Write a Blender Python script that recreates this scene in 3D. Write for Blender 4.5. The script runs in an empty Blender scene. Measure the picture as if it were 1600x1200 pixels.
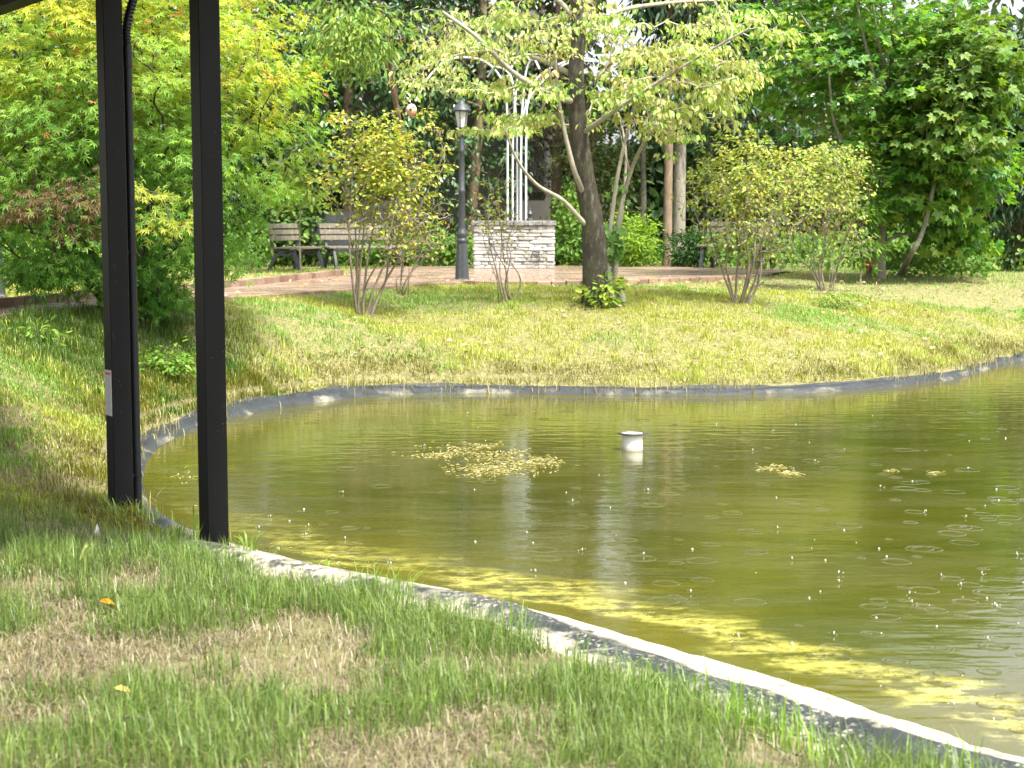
import bpy, bmesh, math, random
import numpy as np
from mathutils import Vector, Matrix

random.seed(7)
RNG = np.random.default_rng(7)
SC = bpy.context.scene
COL = SC.collection
R = math.radians

# ------------------------------------------------------------------ camera
CZ = 1.8
FPX = 2500.0
PITCH = math.atan(250.0 / FPX)
cam_d = bpy.data.cameras.new("camera")
cam = bpy.data.objects.new("camera", cam_d)
COL.objects.link(cam)
cam.location = (0, 0, CZ)
cam.rotation_euler = (math.pi / 2 - PITCH, 0, 0)
cam_d.sensor_width = 36.0
cam_d.lens = 36.0 * FPX / 1600.0
cam_d.clip_start = 0.05
cam_d.clip_end = 600
cam_d.dof.use_dof = True
cam_d.dof.focus_distance = 12.0
cam_d.dof.aperture_fstop = 5.6
SC.camera = cam

# ------------------------------------------------------------------ sky and sun
SUN_EL, SUN_AZ = R(60), R(140)      # azimuth measured from +Y towards +X
world = bpy.data.worlds.new("World")
SC.world = world
world.use_nodes = True
wn = world.node_tree
wn.nodes.clear()
w_out = wn.nodes.new("ShaderNodeOutputWorld")
w_bg = wn.nodes.new("ShaderNodeBackground")
w_sky = wn.nodes.new("ShaderNodeTexSky")
w_sky.sky_type = 'NISHITA'
w_sky.sun_disc = False
w_sky.sun_elevation = SUN_EL
w_sky.sun_rotation = SUN_AZ
w_sky.air_density = 1.0
w_sky.dust_density = 4.0
w_hs = wn.nodes.new("ShaderNodeHueSaturation")
w_hs.inputs["Saturation"].default_value = 0.22
wn.links.new(w_sky.outputs[0], w_hs.inputs["Color"])
wn.links.new(w_hs.outputs[0], w_bg.inputs["Color"])
w_bg.inputs["Strength"].default_value = 0.13
wn.links.new(w_bg.outputs[0], w_out.inputs[0])

sun_d = bpy.data.lights.new("sun", 'SUN')
sun_d.energy = 3.7
sun_d.angle = R(5)
sun_d.color = (1.0, 0.94, 0.82)
sun = bpy.data.objects.new("sun", sun_d)
COL.objects.link(sun)
sdir = Vector((math.sin(SUN_AZ) * math.cos(SUN_EL), math.cos(SUN_AZ) * math.cos(SUN_EL), math.sin(SUN_EL)))
sun.rotation_euler = sdir.to_track_quat('Z', 'Y').to_euler()
sun.location = sdir * 40

SC.view_settings.view_transform = 'Standard'
SC.view_settings.look = 'None'
SC.view_settings.gamma = 1.0
SC.view_settings.use_curve_mapping = False
SC.view_settings.exposure = 1.78
SC.cycles.max_bounces = 8
SC.cycles.transparent_max_bounces = 8

# ------------------------------------------------------------------ helpers: rays, noise, meshes
def ray(px, py):
    u = (px - 800.0) / FPX
    v = (600.0 - py) / FPX
    return np.array([u, math.cos(PITCH) + v * math.sin(PITCH), -math.sin(PITCH) + v * math.cos(PITCH)])

def P(px, py, y):
    r = ray(px, py)
    p = r * (y / r[1])
    return np.array([p[0], p[1], p[2] + CZ])

def G(px, py, z=0.0):
    r = ray(px, py)
    t = (z - CZ) / r[2]
    return np.array([r[0] * t, r[1] * t, z])

def _h(ix, iy, s):
    v = np.sin(ix * 127.1 + iy * 311.7 + s * 74.7) * 43758.5453
    return v - np.floor(v)

def vn(x, y, s=0):
    x = np.asarray(x, float); y = np.asarray(y, float)
    ix = np.floor(x); iy = np.floor(y)
    fx = x - ix; fy = y - iy
    fx = fx * fx * (3 - 2 * fx); fy = fy * fy * (3 - 2 * fy)
    a = _h(ix, iy, s); b = _h(ix + 1, iy, s); c = _h(ix, iy + 1, s); d = _h(ix + 1, iy + 1, s)
    return (a * (1 - fx) + b * fx) * (1 - fy) + (c * (1 - fx) + d * fx) * fy

def fbm(x, y, s=0, o=3):
    r = 0; a = 0.5; t = 0
    for k in range(o):
        r = r + a * vn(np.asarray(x) * 2 ** k, np.asarray(y) * 2 ** k, s + k * 13); t += a; a *= 0.5
    return r / t

def sstep(a, b, x):
    t = np.clip((np.asarray(x, float) - a) / (b - a), 0, 1)
    return t * t * (3 - 2 * t)

def unit(a):
    n = np.linalg.norm(a, axis=-1, keepdims=True)
    return a / np.maximum(n, 1e-9)

def mesh_np(name, verts, loops, starts, totals, mat=None, smooth=False, col=None, attrs=None):
    me = bpy.data.meshes.new(name)
    verts = np.asarray(verts, np.float32)
    me.vertices.add(len(verts))
    me.vertices.foreach_set("co", verts.ravel())
    me.loops.add(len(loops))
    me.loops.foreach_set("vertex_index", np.asarray(loops, np.int32))
    me.polygons.add(len(starts))
    me.polygons.foreach_set("loop_start", np.asarray(starts, np.int32))
    me.polygons.foreach_set("loop_total", np.asarray(totals, np.int32))
    me.polygons.foreach_set("use_smooth", np.full(len(starts), bool(smooth)))
    if col is not None:
        a = me.attributes.new("col", 'FLOAT_COLOR', 'POINT')
        c = np.ones((len(verts), 4), np.float32); c[:, :3] = col
        a.data.foreach_set("color", c.ravel())
    for k, v in (attrs or {}).items():
        a = me.attributes.new(k, 'FLOAT', 'POINT')
        a.data.foreach_set("value", np.asarray(v, np.float32))
    me.update(calc_edges=True)
    me.validate()
    if mat: me.materials.append(mat)
    return me

def mesh_faces(name, verts, faces, mat=None, smooth=False, col=None, attrs=None):
    tot = np.array([len(f) for f in faces]); st = np.concatenate([[0], np.cumsum(tot)[:-1]])
    loops = np.concatenate([np.asarray(f) for f in faces])
    return mesh_np(name, verts, loops, st, tot, mat, smooth, col, attrs)

def link(name, me, parent=None, kind=None, loc=None):
    o = bpy.data.objects.new(name, me)
    COL.objects.link(o)
    if parent is not None: o.parent = parent
    if kind: o["kind"] = kind
    if loc is not None: o.location = loc
    return o

def thing(name, label, cat, loc=(0, 0, 0), rz=0.0, group=None):
    o = bpy.data.objects.new(name, None)
    COL.objects.link(o)
    o.empty_display_size = 0.1
    o.location = tuple(float(a) for a in loc)
    o.rotation_euler = (0, 0, rz)
    return tag(o, label, cat, group)

def tag(o, label, cat, group=None, kind=None):
    o["label"] = label; o["category"] = cat
    if group: o["group"] = group
    if kind: o["kind"] = kind
    return o

class MB:
    """collects shapes into one mesh"""
    def __init__(s): s.v = []; s.f = []
    def add(s, vs, fs):
        n = len(s.v); s.v += [tuple(map(float, v)) for v in vs]; s.f += [tuple(i + n for i in f) for f in fs]
    def box(s, c, d, rot=None):
        c = np.array(c, float); h = np.array(d, float) / 2
        vs = [np.array([x, y, z]) * h for z in (-1, 1) for y in (-1, 1) for x in (-1, 1)]
        if rot is not None: vs = [np.array(rot) @ v for v in vs]
        s.add([c + v for v in vs], [(0, 2, 3, 1), (4, 5, 7, 6), (0, 1, 5, 4), (2, 6, 7, 3), (0, 4, 6, 2), (1, 3, 7, 5)])
    def tube(s, pts, rad, n=8, caps=True):
        pts = np.asarray(pts, float); m = len(pts)
        rad = np.full(m, rad) if np.isscalar(rad) else np.asarray(rad, float)
        v, f = tube_np(pts, rad, n)
        f = [tuple(q) for q in f]
        if caps:
            f.append(tuple(range(n - 1, -1, -1))); f.append(tuple(range((m - 1) * n, m * n)))
        s.add(v, f)
    def lathe(s, prof, c=(0, 0, 0), n=20, caps=True):
        vs = []; fs = []
        for r, z in prof:
            for k in range(n):
                a = 2 * math.pi * k / n
                vs.append((c[0] + r * math.cos(a), c[1] + r * math.sin(a), c[2] + z))
        for i in range(len(prof) - 1):
            for k in range(n):
                fs.append((i * n + k, i * n + (k + 1) % n, (i + 1) * n + (k + 1) % n, (i + 1) * n + k))
        if caps:
            fs.append(tuple(range(n - 1, -1, -1))); fs.append(tuple(range((len(prof) - 1) * n, len(prof) * n)))
        s.add(vs, fs)
    def bar(s, pts, w, t, normal=(0, 1, 0)):
        """flat bar of width t along normal and w in plane, through pts"""
        pts = np.asarray(pts, float); nn = np.array(normal, float)
        tg = np.gradient(pts, axis=0); tg = unit(tg)
        sd = unit(np.cross(tg, nn))
        vs = []; fs = []
        for p, q in zip(pts, sd):
            for a, b in ((-1, -1), (1, -1), (1, 1), (-1, 1)): vs.append(p + q * a * w / 2 + nn * b * t / 2)
        m = len(pts)
        for i in range(m - 1):
            for k in range(4):
                fs.append((i * 4 + k, i * 4 + (k + 1) % 4, (i + 1) * 4 + (k + 1) % 4, (i + 1) * 4 + k))
        fs.append((3, 2, 1, 0)); fs.append((m * 4 - 4, m * 4 - 3, m * 4 - 2, m * 4 - 1))
        s.add(vs, fs)
    def mesh(s, name, mat, smooth=False):
        me = mesh_faces(name, np.array(s.v), s.f, mat, smooth)
        return me
    def build(s, name, mat, parent=None, smooth=False, kind=None, bevel=0.0, loc=None):
        me = s.mesh(name, mat, smooth)
        if bevel:
            bm = bmesh.new(); bm.from_mesh(me)
            bmesh.ops.bevel(bm, geom=list(bm.edges), offset=bevel, segments=1, affect='EDGES')
            bm.to_mesh(me); bm.free()
        if smooth: me.set_sharp_from_angle(angle=R(40))
        return link(name, me, parent, kind, loc)

def tube_np(pts, rad, n):
    tg = unit(np.gradient(pts, axis=0))
    mean = np.abs(tg).mean(0)
    ref = np.zeros(3); ref[int(np.argmin(mean))] = 1.0
    a = unit(np.cross(tg, ref)); b = np.cross(tg, a)
    ang = np.arange(n) * 2 * math.pi / n
    ring = a[:, None, :] * np.cos(ang)[None, :, None] + b[:, None, :] * np.sin(ang)[None, :, None]
    v = pts[:, None, :] + ring * rad[:, None, None]
    m = len(pts)
    i = np.arange(m - 1)[:, None] * n; k = np.arange(n)[None, :]; k2 = (k + 1) % n
    f = np.stack([i + k, i + k2, i + n + k2, i + n + k], -1).reshape(-1, 4)
    return v.reshape(-1, 3), f

def arc_pts(pts, n=24):
    """smooth curve through pts (Catmull-Rom)"""
    p = np.asarray(pts, float)
    q = np.vstack([2 * p[0] - p[1], p, 2 * p[-1] - p[-2]])
    out = []
    m = len(p) - 1
    per = max(2, n // m)
    for i in range(m):
        for t in np.linspace(0, 1, per, endpoint=False):
            a, b, c, d = q[i], q[i + 1], q[i + 2], q[i + 3]
            out.append(0.5 * (2 * b + (c - a) * t + (2 * a - 5 * b + 4 * c - d) * t * t + (3 * b - a - 3 * c + d) * t ** 3))
    out.append(p[-1])
    return np.array(out)

# ------------------------------------------------------------------ materials
class NT:
    def __init__(s, name):
        s.m = bpy.data.materials.new(name); s.m.use_nodes = True
        s.t = s.m.node_tree; s.t.nodes.clear()
        s.out = s.n("ShaderNodeOutputMaterial")
    def n(s, typ, **kw):
        nd = s.t.nodes.new(typ)
        for k, v in kw.items():
            if k in nd.inputs: nd.inputs[k].default_value = v
            else: setattr(nd, k, v)
        return nd
    def l(s, a, b): s.t.links.new(a, b)
    def noise(s, scale, detail=4, rough=0.6, vec=None, dist=0.0):
        nd = s.n("ShaderNodeTexNoise"); nd.inputs["Scale"].default_value = scale
        nd.inputs["Detail"].default_value = detail; nd.inputs["Roughness"].default_value = rough
        nd.inputs["Distortion"].default_value = dist
        if vec is not None: s.l(vec, nd.inputs["Vector"])
        return nd
    def ramp(s, fac, stops):
        r = s.n("ShaderNodeValToRGB"); e = r.color_ramp.elements
        while len(e) < len(stops): e.new(0.5)
        for q, (p, c) in zip(e, stops):
            q.position = p; q.color = (*c, 1) if not np.isscalar(c) else (c, c, c, 1)
        s.l(fac, r.inputs[0]); return r
    def mix(s, fac, a, b, blend='MIX'):
        m = s.n("ShaderNodeMix", data_type='RGBA', blend_type=blend)
        for sock, val in ((m.inputs[0], fac), (m.inputs[6], a), (m.inputs[7], b)):
            if hasattr(val, "is_linked"): s.l(val, sock)
            elif np.isscalar(val): sock.default_value = val
            else: sock.default_value = (*val, 1)
        return m.outputs[2]
    def math(s, op, a, b=0.0, clamp=False):
        m = s.n("ShaderNodeMath", operation=op, use_clamp=clamp)
        for sock, val in ((m.inputs[0], a), (m.inputs[1], b)):
            if hasattr(val, "is_linked"): s.l(val, sock)
            else: sock.default_value = val
        return m.outputs[0]
    def obj(s): return s.n("ShaderNodeTexCoord").outputs["Object"]
    def pos(s): return s.n("ShaderNodeNewGeometry").outputs["Position"]
    def bump(s, h, strength=0.4, dist=0.01, normal=None):
        b = s.n("ShaderNodeBump"); b.inputs["Strength"].default_value = strength; b.inputs["Distance"].default_value = dist
        s.l(h, b.inputs["Height"])
        if normal is not None: s.l(normal, b.inputs["Normal"])
        return b.outputs[0]
    def principled(s, base, rough=0.6, normal=None, **kw):
        b = s.n("ShaderNodeBsdfPrincipled")
        for nm, val in (("Base Color", base), ("Roughness", rough)):
            if hasattr(val, "is_linked"): s.l(val, b.inputs[nm])
            elif np.isscalar(val): b.inputs[nm].default_value = val
            else: b.inputs[nm].default_value = (*val, 1)
        for k, v in kw.items(): b.inputs[k].default_value = v
        if normal is not None: s.l(normal, b.inputs["Normal"])
        s.l(b.outputs[0], s.out.inputs[0]); return b

def leaf_material(name, transl=0.45, gloss=0.06, rough=0.35, tint=(1.35, 1.2, 0.55)):
    t = NT(name)
    at = t.n("ShaderNodeAttribute", attribute_name="col")
    ns = t.noise(9.0, 3, 0.6, t.pos())
    var = t.ramp(ns.outputs[0], [(0.3, 0.82), (0.7, 1.15)])
    c = t.mix(1.0, at.outputs["Color"], var.outputs[0], 'MULTIPLY')
    tc = t.mix(1.0, c, tint, 'MULTIPLY')
    d = t.n("ShaderNodeBsdfDiffuse"); t.l(c, d.inputs[0])
    tr = t.n("ShaderNodeBsdfTranslucent"); t.l(tc, tr.inputs[0])
    m = t.n("ShaderNodeMixShader"); m.inputs[0].default_value = transl
    t.l(d.outputs[0], m.inputs[1]); t.l(tr.outputs[0], m.inputs[2])
    g = t.n("ShaderNodeBsdfGlossy"); g.inputs["Roughness"].default_value = rough
    g.inputs[0].default_value = (1, 1, 1, 1)
    fr = t.n("ShaderNodeLayerWeight"); fr.inputs[0].default_value = 0.25
    f = t.math('MULTIPLY_ADD', fr.outputs["Facing"], gloss * 2.0); f.node.inputs[2].default_value = gloss * 0.5
    m2 = t.n("ShaderNodeMixShader"); t.l(f, m2.inputs[0])
    t.l(m.outputs[0], m2.inputs[1]); t.l(g.outputs[0], m2.inputs[2])
    t.l(m2.outputs[0], t.out.inputs[0])
    return t.m

def bark_material(name, c1, c2, c3=None, scale=8.0, moss=0.0):
    t = NT(name)
    mp = t.n("ShaderNodeMapping"); mp.inputs["Scale"].default_value = (1, 1, 0.35); t.l(t.pos(), mp.inputs[0])
    a = t.noise(scale, 6, 0.7, mp.outputs[0]); b = t.noise(scale * 5, 4, 0.7, mp.outputs[0])
    r = t.ramp(a.outputs[0], [(0.3, c1), (0.55, c2), (0.72, c3 or c2)])
    c = t.mix(0.35, r.outputs[0], b.outputs[0], 'OVERLAY')
    if moss:
        mn = t.noise(3.0, 4, 0.6, t.pos())
        mf = t.ramp(mn.outputs[0], [(0.5, 0.0), (0.62, moss)])
        c = t.mix(mf.outputs[0], c, (0.09, 0.13, 0.03))
    hgt = t.math('ADD', a.outputs[0], b.outputs[0])
    t.principled(c, 0.85, t.bump(hgt, 0.7, 0.012))
    return t.m

def plain_material(name, c, rough=0.5, var=0.12, metallic=0.0, scale=12.0, bump=0.1, specks=None, spec=0.5):
    t = NT(name)
    n1 = t.noise(scale, 5, 0.65, t.obj())
    lo = tuple(a * (1 - var) for a in c); hi = tuple(min(1, a * (1 + var)) for a in c)
    r = t.ramp(n1.outputs[0], [(0.3, lo), (0.7, hi)])
    base = r.outputs[0]
    if specks:
        v = t.n("ShaderNodeTexVoronoi"); v.inputs["Scale"].default_value = specks[0]; t.l(t.obj(), v.inputs["Vector"])
        s = t.ramp(v.outputs["Distance"], [(specks[1] * 0.6, 1.0), (specks[1], 0.0)])
        nz = t.noise(7.0, 2, 0.5, t.obj()); msk = t.ramp(nz.outputs[0], [(0.5, 0.0), (0.62, 1.0)])
        base = t.mix(t.math('MULTIPLY', s.outputs[0], msk.outputs[0]), base, specks[2])
    t.principled(base, rough, t.bump(n1.outputs[0], bump, 0.01), **{'Metallic': metallic, 'Specular IOR Level': spec})
    return t.m

M = {}
M['leaf_maple'] = leaf_material("leaf_maple", 0.5, 0.025, 0.5)
M['leaf_thin'] = leaf_material("leaf_thin", 0.6, 0.03, 0.45)
M['leaf_soft'] = leaf_material("leaf_soft", 0.42, 0.02, 0.5)
M['leaf_glossy'] = leaf_material("leaf_glossy", 0.25, 0.07, 0.4)
M['needle'] = leaf_material("needle", 0.25, 0.04, 0.5)
M['grass'] = leaf_material("grass_blade", 0.4, 0.04, 0.45, (1.2, 1.15, 0.6))
M['bark_dark'] = bark_material("bark_dark", (0.02, 0.017, 0.012), (0.055, 0.046, 0.034), (0.2, 0.185, 0.155), 22, 0.2)
M['bark_pale'] = bark_material("bark_pale", (0.22, 0.2, 0.16), (0.36, 0.33, 0.27), (0.5, 0.47, 0.4), 10)
M['bark_brown'] = bark_material("bark_brown", (0.10, 0.07, 0.045), (0.19, 0.14, 0.09), (0.26, 0.21, 0.15), 12)
M['bark_grey'] = bark_material("bark_grey", (0.13, 0.115, 0.09), (0.22, 0.2, 0.16), (0.32, 0.3, 0.25), 10, 0.2)
M['bark_black'] = bark_material("bark_black", (0.02, 0.016, 0.012), (0.045, 0.036, 0.026), (0.08, 0.07, 0.05), 10)
M['twig'] = bark_material("twig", (0.09, 0.07, 0.05), (0.2, 0.165, 0.125), (0.34, 0.3, 0.24), 9)
M['black_metal'] = plain_material("black_metal", (0.0055, 0.006, 0.0068), 0.5, 0.15, 0.0, 6, 0.02, (48.0, 0.085, (0.3, 0.3, 0.28)), spec=0.14)
M['black_plastic'] = plain_material("black_plastic", (0.005, 0.006, 0.008), 0.38, 0.1, spec=0.3)
M['iron'] = plain_material("iron", (0.03, 0.036, 0.042), 0.5, 0.25, 0.0, 20, 0.2)
M['iron_dark'] = plain_material("iron_dark", (0.03, 0.034, 0.036), 0.5, 0.3, 0.0, 20, 0.2)
M['white_pipe'] = plain_material("white_pipe", (0.72, 0.72, 0.68), 0.45, 0.12, 0.0, 14, 0.05)
M['sculpt_white'] = plain_material("sculpt_white", (0.5, 0.54, 0.58), 0.4, 0.1)
M['grey_paint'] = plain_material("grey_paint", (0.25, 0.26, 0.27), 0.5, 0.2)
M['panel_dark'] = plain_material("panel_dark", (0.03, 0.036, 0.04), 0.6, 0.3, 0, 5)
M['wood_grey'] = bark_material("wood_grey", (0.07, 0.06, 0.042), (0.14, 0.125, 0.095), (0.28, 0.265, 0.225), 12, 0.3)
M['red'] = plain_material("red_cloth", (0.55, 0.05, 0.05), 0.6)
M['orange'] = plain_material("orange_paint", (0.5, 0.13, 0.07), 0.5, 0.2)
M['house_wall'] = plain_material("house_wall", (0.075, 0.07, 0.062), 0.8, 0.2, 0, 3)
M['house_roof'] = plain_material("house_roof", (0.09, 0.075, 0.06), 0.7, 0.2, 0, 3)
M['glass_dark'] = plain_material("glass_dark", (0.02, 0.02, 0.022), 0.1, 0.1)

# ------------------------------------------------------------------ pond outline and terrain height
SHORE_PX = [(1600, 566), (1500, 590), (1400, 604), (1300, 612), (1200, 616), (1000, 618), (800, 615), (600, 618), (480, 632),
            (400, 646), (330, 662), (272, 685), (238, 710), (225, 738), (226, 768), (243, 798), (300, 828), (360, 848), (430, 868),
            (520, 890), (640, 912), (760, 936), (880, 964), (1000, 998), (1150, 1045), (1300, 1088), (1400, 1122), (1500, 1155), (1600, 1188)]
shore = [G(a, b)[:2] for a, b in SHORE_PX]
shore += [np.array(p) for p in [(2.7, 4.55), (4.6, 4.1), (7.5, 4.7), (10, 7), (11.2, 11), (11.6, 16), (10.6, 20), (8.7, 21.4)]]
def closed_curve(pts, per=12):
    p = np.array(pts); n = len(p); out = []
    for i in range(n):
        a, b, c, d = p[(i - 1) % n], p[i], p[(i + 1) % n], p[(i + 2) % n]
        for t in np.linspace(0, 1, per, endpoint=False):
            out.append(0.5 * (2 * b + (c - a) * t + (2 * a - 5 * b + 4 * c - d) * t * t + (3 * b - a - 3 * c + d) * t ** 3))
    return np.array(out)
SH = closed_curve(shore, 10)

def inpoly(x, y, poly):
    x = np.asarray(x, float); y = np.asarray(y, float)
    r = np.zeros(x.shape, bool)
    n = len(poly)
    for i in range(n):
        x1, y1 = poly[i][:2]; x2, y2 = poly[(i + 1) % n][:2]
        if y1 == y2: continue
        c = ((y1 > y) != (y2 > y)) & (x < (x2 - x1) * (y - y1) / (y2 - y1) + x1)
        r ^= c
    return r

def sd_exact(x, y):
    d2 = np.full(x.shape, 1e9)
    n = len(SH)
    for i in range(n):
        a = SH[i]; b = SH[(i + 1) % n]; e = b - a
        t = np.clip(((x - a[0]) * e[0] + (y - a[1]) * e[1]) / (e @ e), 0, 1)
        d2 = np.minimum(d2, (x - a[0] - t * e[0]) ** 2 + (y - a[1] - t * e[1]) ** 2)
    d = np.sqrt(d2)
    return np.where(inpoly(x, y, SH), -d, d)

GX0, GY0, GS = -16.0, -4.0, 0.125
gx = np.arange(GX0, 18.01, GS); gy = np.arange(GY0, 34.01, GS)
_X, _Y = np.meshgrid(gx, gy)
SDG = sd_exact(_X, _Y)
def SD(x, y):
    x = np.asarray(x, float); y = np.asarray(y, float)
    fx = np.clip((x - GX0) / GS, 0, len(gx) - 1.001); fy = np.clip((y - GY0) / GS, 0, len(gy) - 1.001)
    i = fx.astype(int); j = fy.astype(int); a = fx - i; b = fy - j
    v = (SDG[j, i] * (1 - a) + SDG[j, i + 1] * a) * (1 - b) + (SDG[j + 1, i] * (1 - a) + SDG[j + 1, i + 1] * a) * b
    out = np.hypot(np.maximum(0, np.maximum(GX0 - x, x - gx[-1])), np.maximum(0, np.maximum(GY0 - y, y - gy[-1])))
    return v + out

# path and plaza outlines (world)
ZP = 0.965
near_px = [(-260, 512), (0, 492), (160, 479), (400, 461), (540, 452), (640, 445), (722, 440)]
far_px = [(-260, 493), (0, 481), (160, 466), (400, 446), (540, 430)]
path_near = [G(a, b, ZP) for a, b in near_px]
path_far = [G(a, b, ZP) for a, b in far_px]
plaza_edge = [G(a, b, ZP) for a, b in [(722, 440), (800, 441), (900, 440), (1000, 437), (1080, 434.5), (1150, 431.5), (1200, 428)]]
PATH_POLY = [p[:2] for p in path_near] + [p[:2] for p in path_far[::-1]]
plaza_back = [np.array([5.3, 29.6, ZP]), np.array([4.6, 32.0, ZP]), np.array([-0.5, 32.3, ZP]), np.array([-2.4, 31.5, ZP]), np.array([-2.9, 29.0, ZP])]
PLAZA_POLY = [p[:2] for p in plaza_edge] + [p[:2] for p in plaza_back] + [path_far[-1][:2]] + [p[:2] for p in path_near[-3:-1]]

def edge_dist(x, y, line):
    d = np.full(np.shape(x), 1e9)
    for a, b in zip(line[:-1], line[1:]):
        a = np.asarray(a)[:2]; e = np.asarray(b)[:2] - a
        t = np.clip(((x - a[0]) * e[0] + (y - a[1]) * e[1]) / (e @ e), 0, 1)
        d = np.minimum(d, np.hypot(x - a[0] - t * e[0], y - a[1] - t * e[1]))
    return d

def H(x, y):
    x = np.asarray(x, float); y = np.asarray(y, float)
    s = SD(x, y)
    far = np.interp(s, [-3, 0, 0.12, 0.3, 0.7, 1.8, 3.2, 5.0, 7.0, 40], [-0.9, 0.0, 0.07, 0.14, 0.27, 0.56, 0.80, 0.89, 0.93, 0.94])
    near = np.interp(s, [-3, 0, 0.2, 0.75, 1.2, 2.0, 4.0, 40], [-0.7, 0.0, 0.04, 0.13, 0.2, 0.26, 0.3, 0.34])
    w = sstep(9.0, 15.0, y)
    h = near * (1 - w) + far * w
    pd = edge_dist(x, y, path_near)
    pd = np.where(inpoly(x, y, PATH_POLY), 0, pd)
    h = np.maximum(h, np.where(s > 0.3, np.minimum((ZP - 0.035) - 0.2 * np.maximum(pd - 0.15, 0), 0.1 + 0.5 * (s - 0.1)), -9) * sstep(10.3, 12.0, y))
    out = np.clip((s - 0.25) / 0.6, 0, 1)
    flat = (1 - 0.7 * sstep(5, 8, s) * w) * sstep(0.1, 0.8, pd)
    h = h + out * flat * ((fbm(x * 0.9, y * 0.9, 5) - 0.5) * 0.09 + (fbm(x * 4, y * 4, 9, 2) - 0.5) * 0.035)
    return h

def gp(px, py):
    r = ray(px, py)
    ys = np.arange(3.0, 70.0, 0.02)
    t = ys / r[1]
    d = CZ + r[2] * t - H(r[0] * t, ys)
    k = np.argmax(d < 0)
    return np.array([r[0] * t[k], ys[k], CZ + r[2] * t[k]])

def ground(x, y): return float(H(np.array([x]), np.array([y]))[0])

# ------------------------------------------------------------------ ground sheet
def axis_coords(lo, hi, f0, f1, fine, coarse):
    a = list(np.arange(f0, f1 + 1e-6, fine))
    s = fine; v = f1; up = []
    while v < hi: s = min(s * 1.25, coarse); v += s; up.append(v)
    s = fine; v = f0; dn = []
    while v > lo: s = min(s * 1.25, coarse); v -= s; dn.append(v)
    return np.array(dn[::-1] + a + up)
tx = axis_coords(-160, 160, -9, 11, 0.11, 12); ty = axis_coords(-60, 300, 3.2, 27, 0.11, 12)
TX, TY = np.meshgrid(tx, ty)
TZ = H(TX, TY)
TZ = TZ - 0.03 * (np.clip(SD(TX, TY), -0.3, 0.75) < 0.7)
inpl = inpoly(TX, TY, PLAZA_POLY) | inpoly(TX, TY, PATH_POLY)
TZ = np.where(inpl, np.minimum(TZ, ZP - 0.05), TZ)
nx, ny = len(tx), len(ty)
idx = np.arange(nx * ny).reshape(ny, nx)
quads = np.stack([idx[:-1, :-1], idx[:-1, 1:], idx[1:, 1:], idx[1:, :-1]], -1).reshape(-1, 4)
t = NT("soil_thatch")
ps = t.pos()
n1 = t.noise(1.1, 5, 0.6, ps); n2 = t.noise(18, 6, 0.7, ps); n3 = t.noise(90, 3, 0.7, ps)
c = t.ramp(n2.outputs[0], [(0.28, (0.075, 0.055, 0.032)), (0.5, (0.19, 0.145, 0.085)), (0.72, (0.33, 0.26, 0.15))])
g = t.ramp(n1.outputs[0], [(0.42, 0.0), (0.6, 0.55)])
sy_ = t.n('ShaderNodeSeparateXYZ'); t.l(ps, sy_.inputs[0])
farm = t.ramp(t.math('DIVIDE', sy_.outputs[1], 30.0), [(0.38, 0.0), (0.52, 1.0)])
farc = t.ramp(n2.outputs[0], [(0.3, (0.10, 0.095, 0.035)), (0.6, (0.24, 0.22, 0.09))])
cc = t.mix(g.outputs[0], c.outputs[0], (0.12, 0.14, 0.03))
cc = t.mix(farm.outputs[0], cc, farc.outputs[0])
cc = t.mix(0.4, cc, n3.outputs[0], 'OVERLAY')
t.principled(cc, 0.95, t.bump(t.math('ADD', n2.outputs[0], n3.outputs[0]), 0.8, 0.03))
M['ground'] = t.m
me = mesh_np("ground", np.stack([TX, TY, TZ], -1).reshape(-1, 3), quads.ravel(), np.arange(len(quads)) * 4, np.full(len(quads), 4), M['ground'], True)
ground_o = link("ground", me, kind="structure")

# ------------------------------------------------------------------ water
wx = np.arange(-3.6, 12.0, 0.1); wy = np.arange(3.6, 22.3, 0.1)
WX, WY = np.meshgrid(wx, wy); WS = SD(WX, WY)
idx = np.arange(WX.size).reshape(WX.shape)
q = np.stack([idx[:-1, :-1], idx[:-1, 1:], idx[1:, 1:], idx[1:, :-1]], -1).reshape(-1, 4)
q = q[(WS.ravel()[q] < 0.16).all(1)]
use = np.unique(q); remap = -np.ones(WX.size, int); remap[use] = np.arange(len(use))
q = remap[q]
t = NT("pond_water")
ps = t.pos()
sh = t.n("ShaderNodeAttribute", attribute_name="shore").outputs["Fac"]          # metres from the bank
big = t.noise(0.55, 4, 0.55, ps)
mp = t.n("ShaderNodeMapping"); mp.inputs["Scale"].default_value = (0.55, 1.6, 1); mp.inputs["Rotation"].default_value = (0, 0, 0.25); t.l(ps, mp.inputs[0])
pat = t.noise(1.5, 5, 0.6, mp.outputs[0], 0.6)
base = t.ramp(big.outputs[0], [(0.3, (0.028, 0.034, 0.004)), (0.55, (0.043, 0.046, 0.006)), (0.75, (0.058, 0.058, 0.012))])
shn = t.math('ADD', sh, t.math('MULTIPLY', t.math('SUBTRACT', pat.outputs[0], 0.5), 3.0))
shal = t.ramp(shn, [(0.05, 1.0), (0.95, 0.0)])
patm = t.ramp(pat.outputs[0], [(0.44, 0.0), (0.56, 1.0)])
c1 = t.mix(t.math('MULTIPLY', shal.outputs[0], 0.85), base.outputs[0], (0.066, 0.060, 0.007))
fine = t.noise(14, 5, 0.7, ps)
edge_n = t.math('ADD', sh, t.math('MULTIPLY', t.math('SUBTRACT', pat.outputs[0], 0.5), 1.0))
edge = t.ramp(edge_n, [(0.10, 0.0), (0.2, 1.0), (0.42, 0.9), (0.62, 0.0)])
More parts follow.
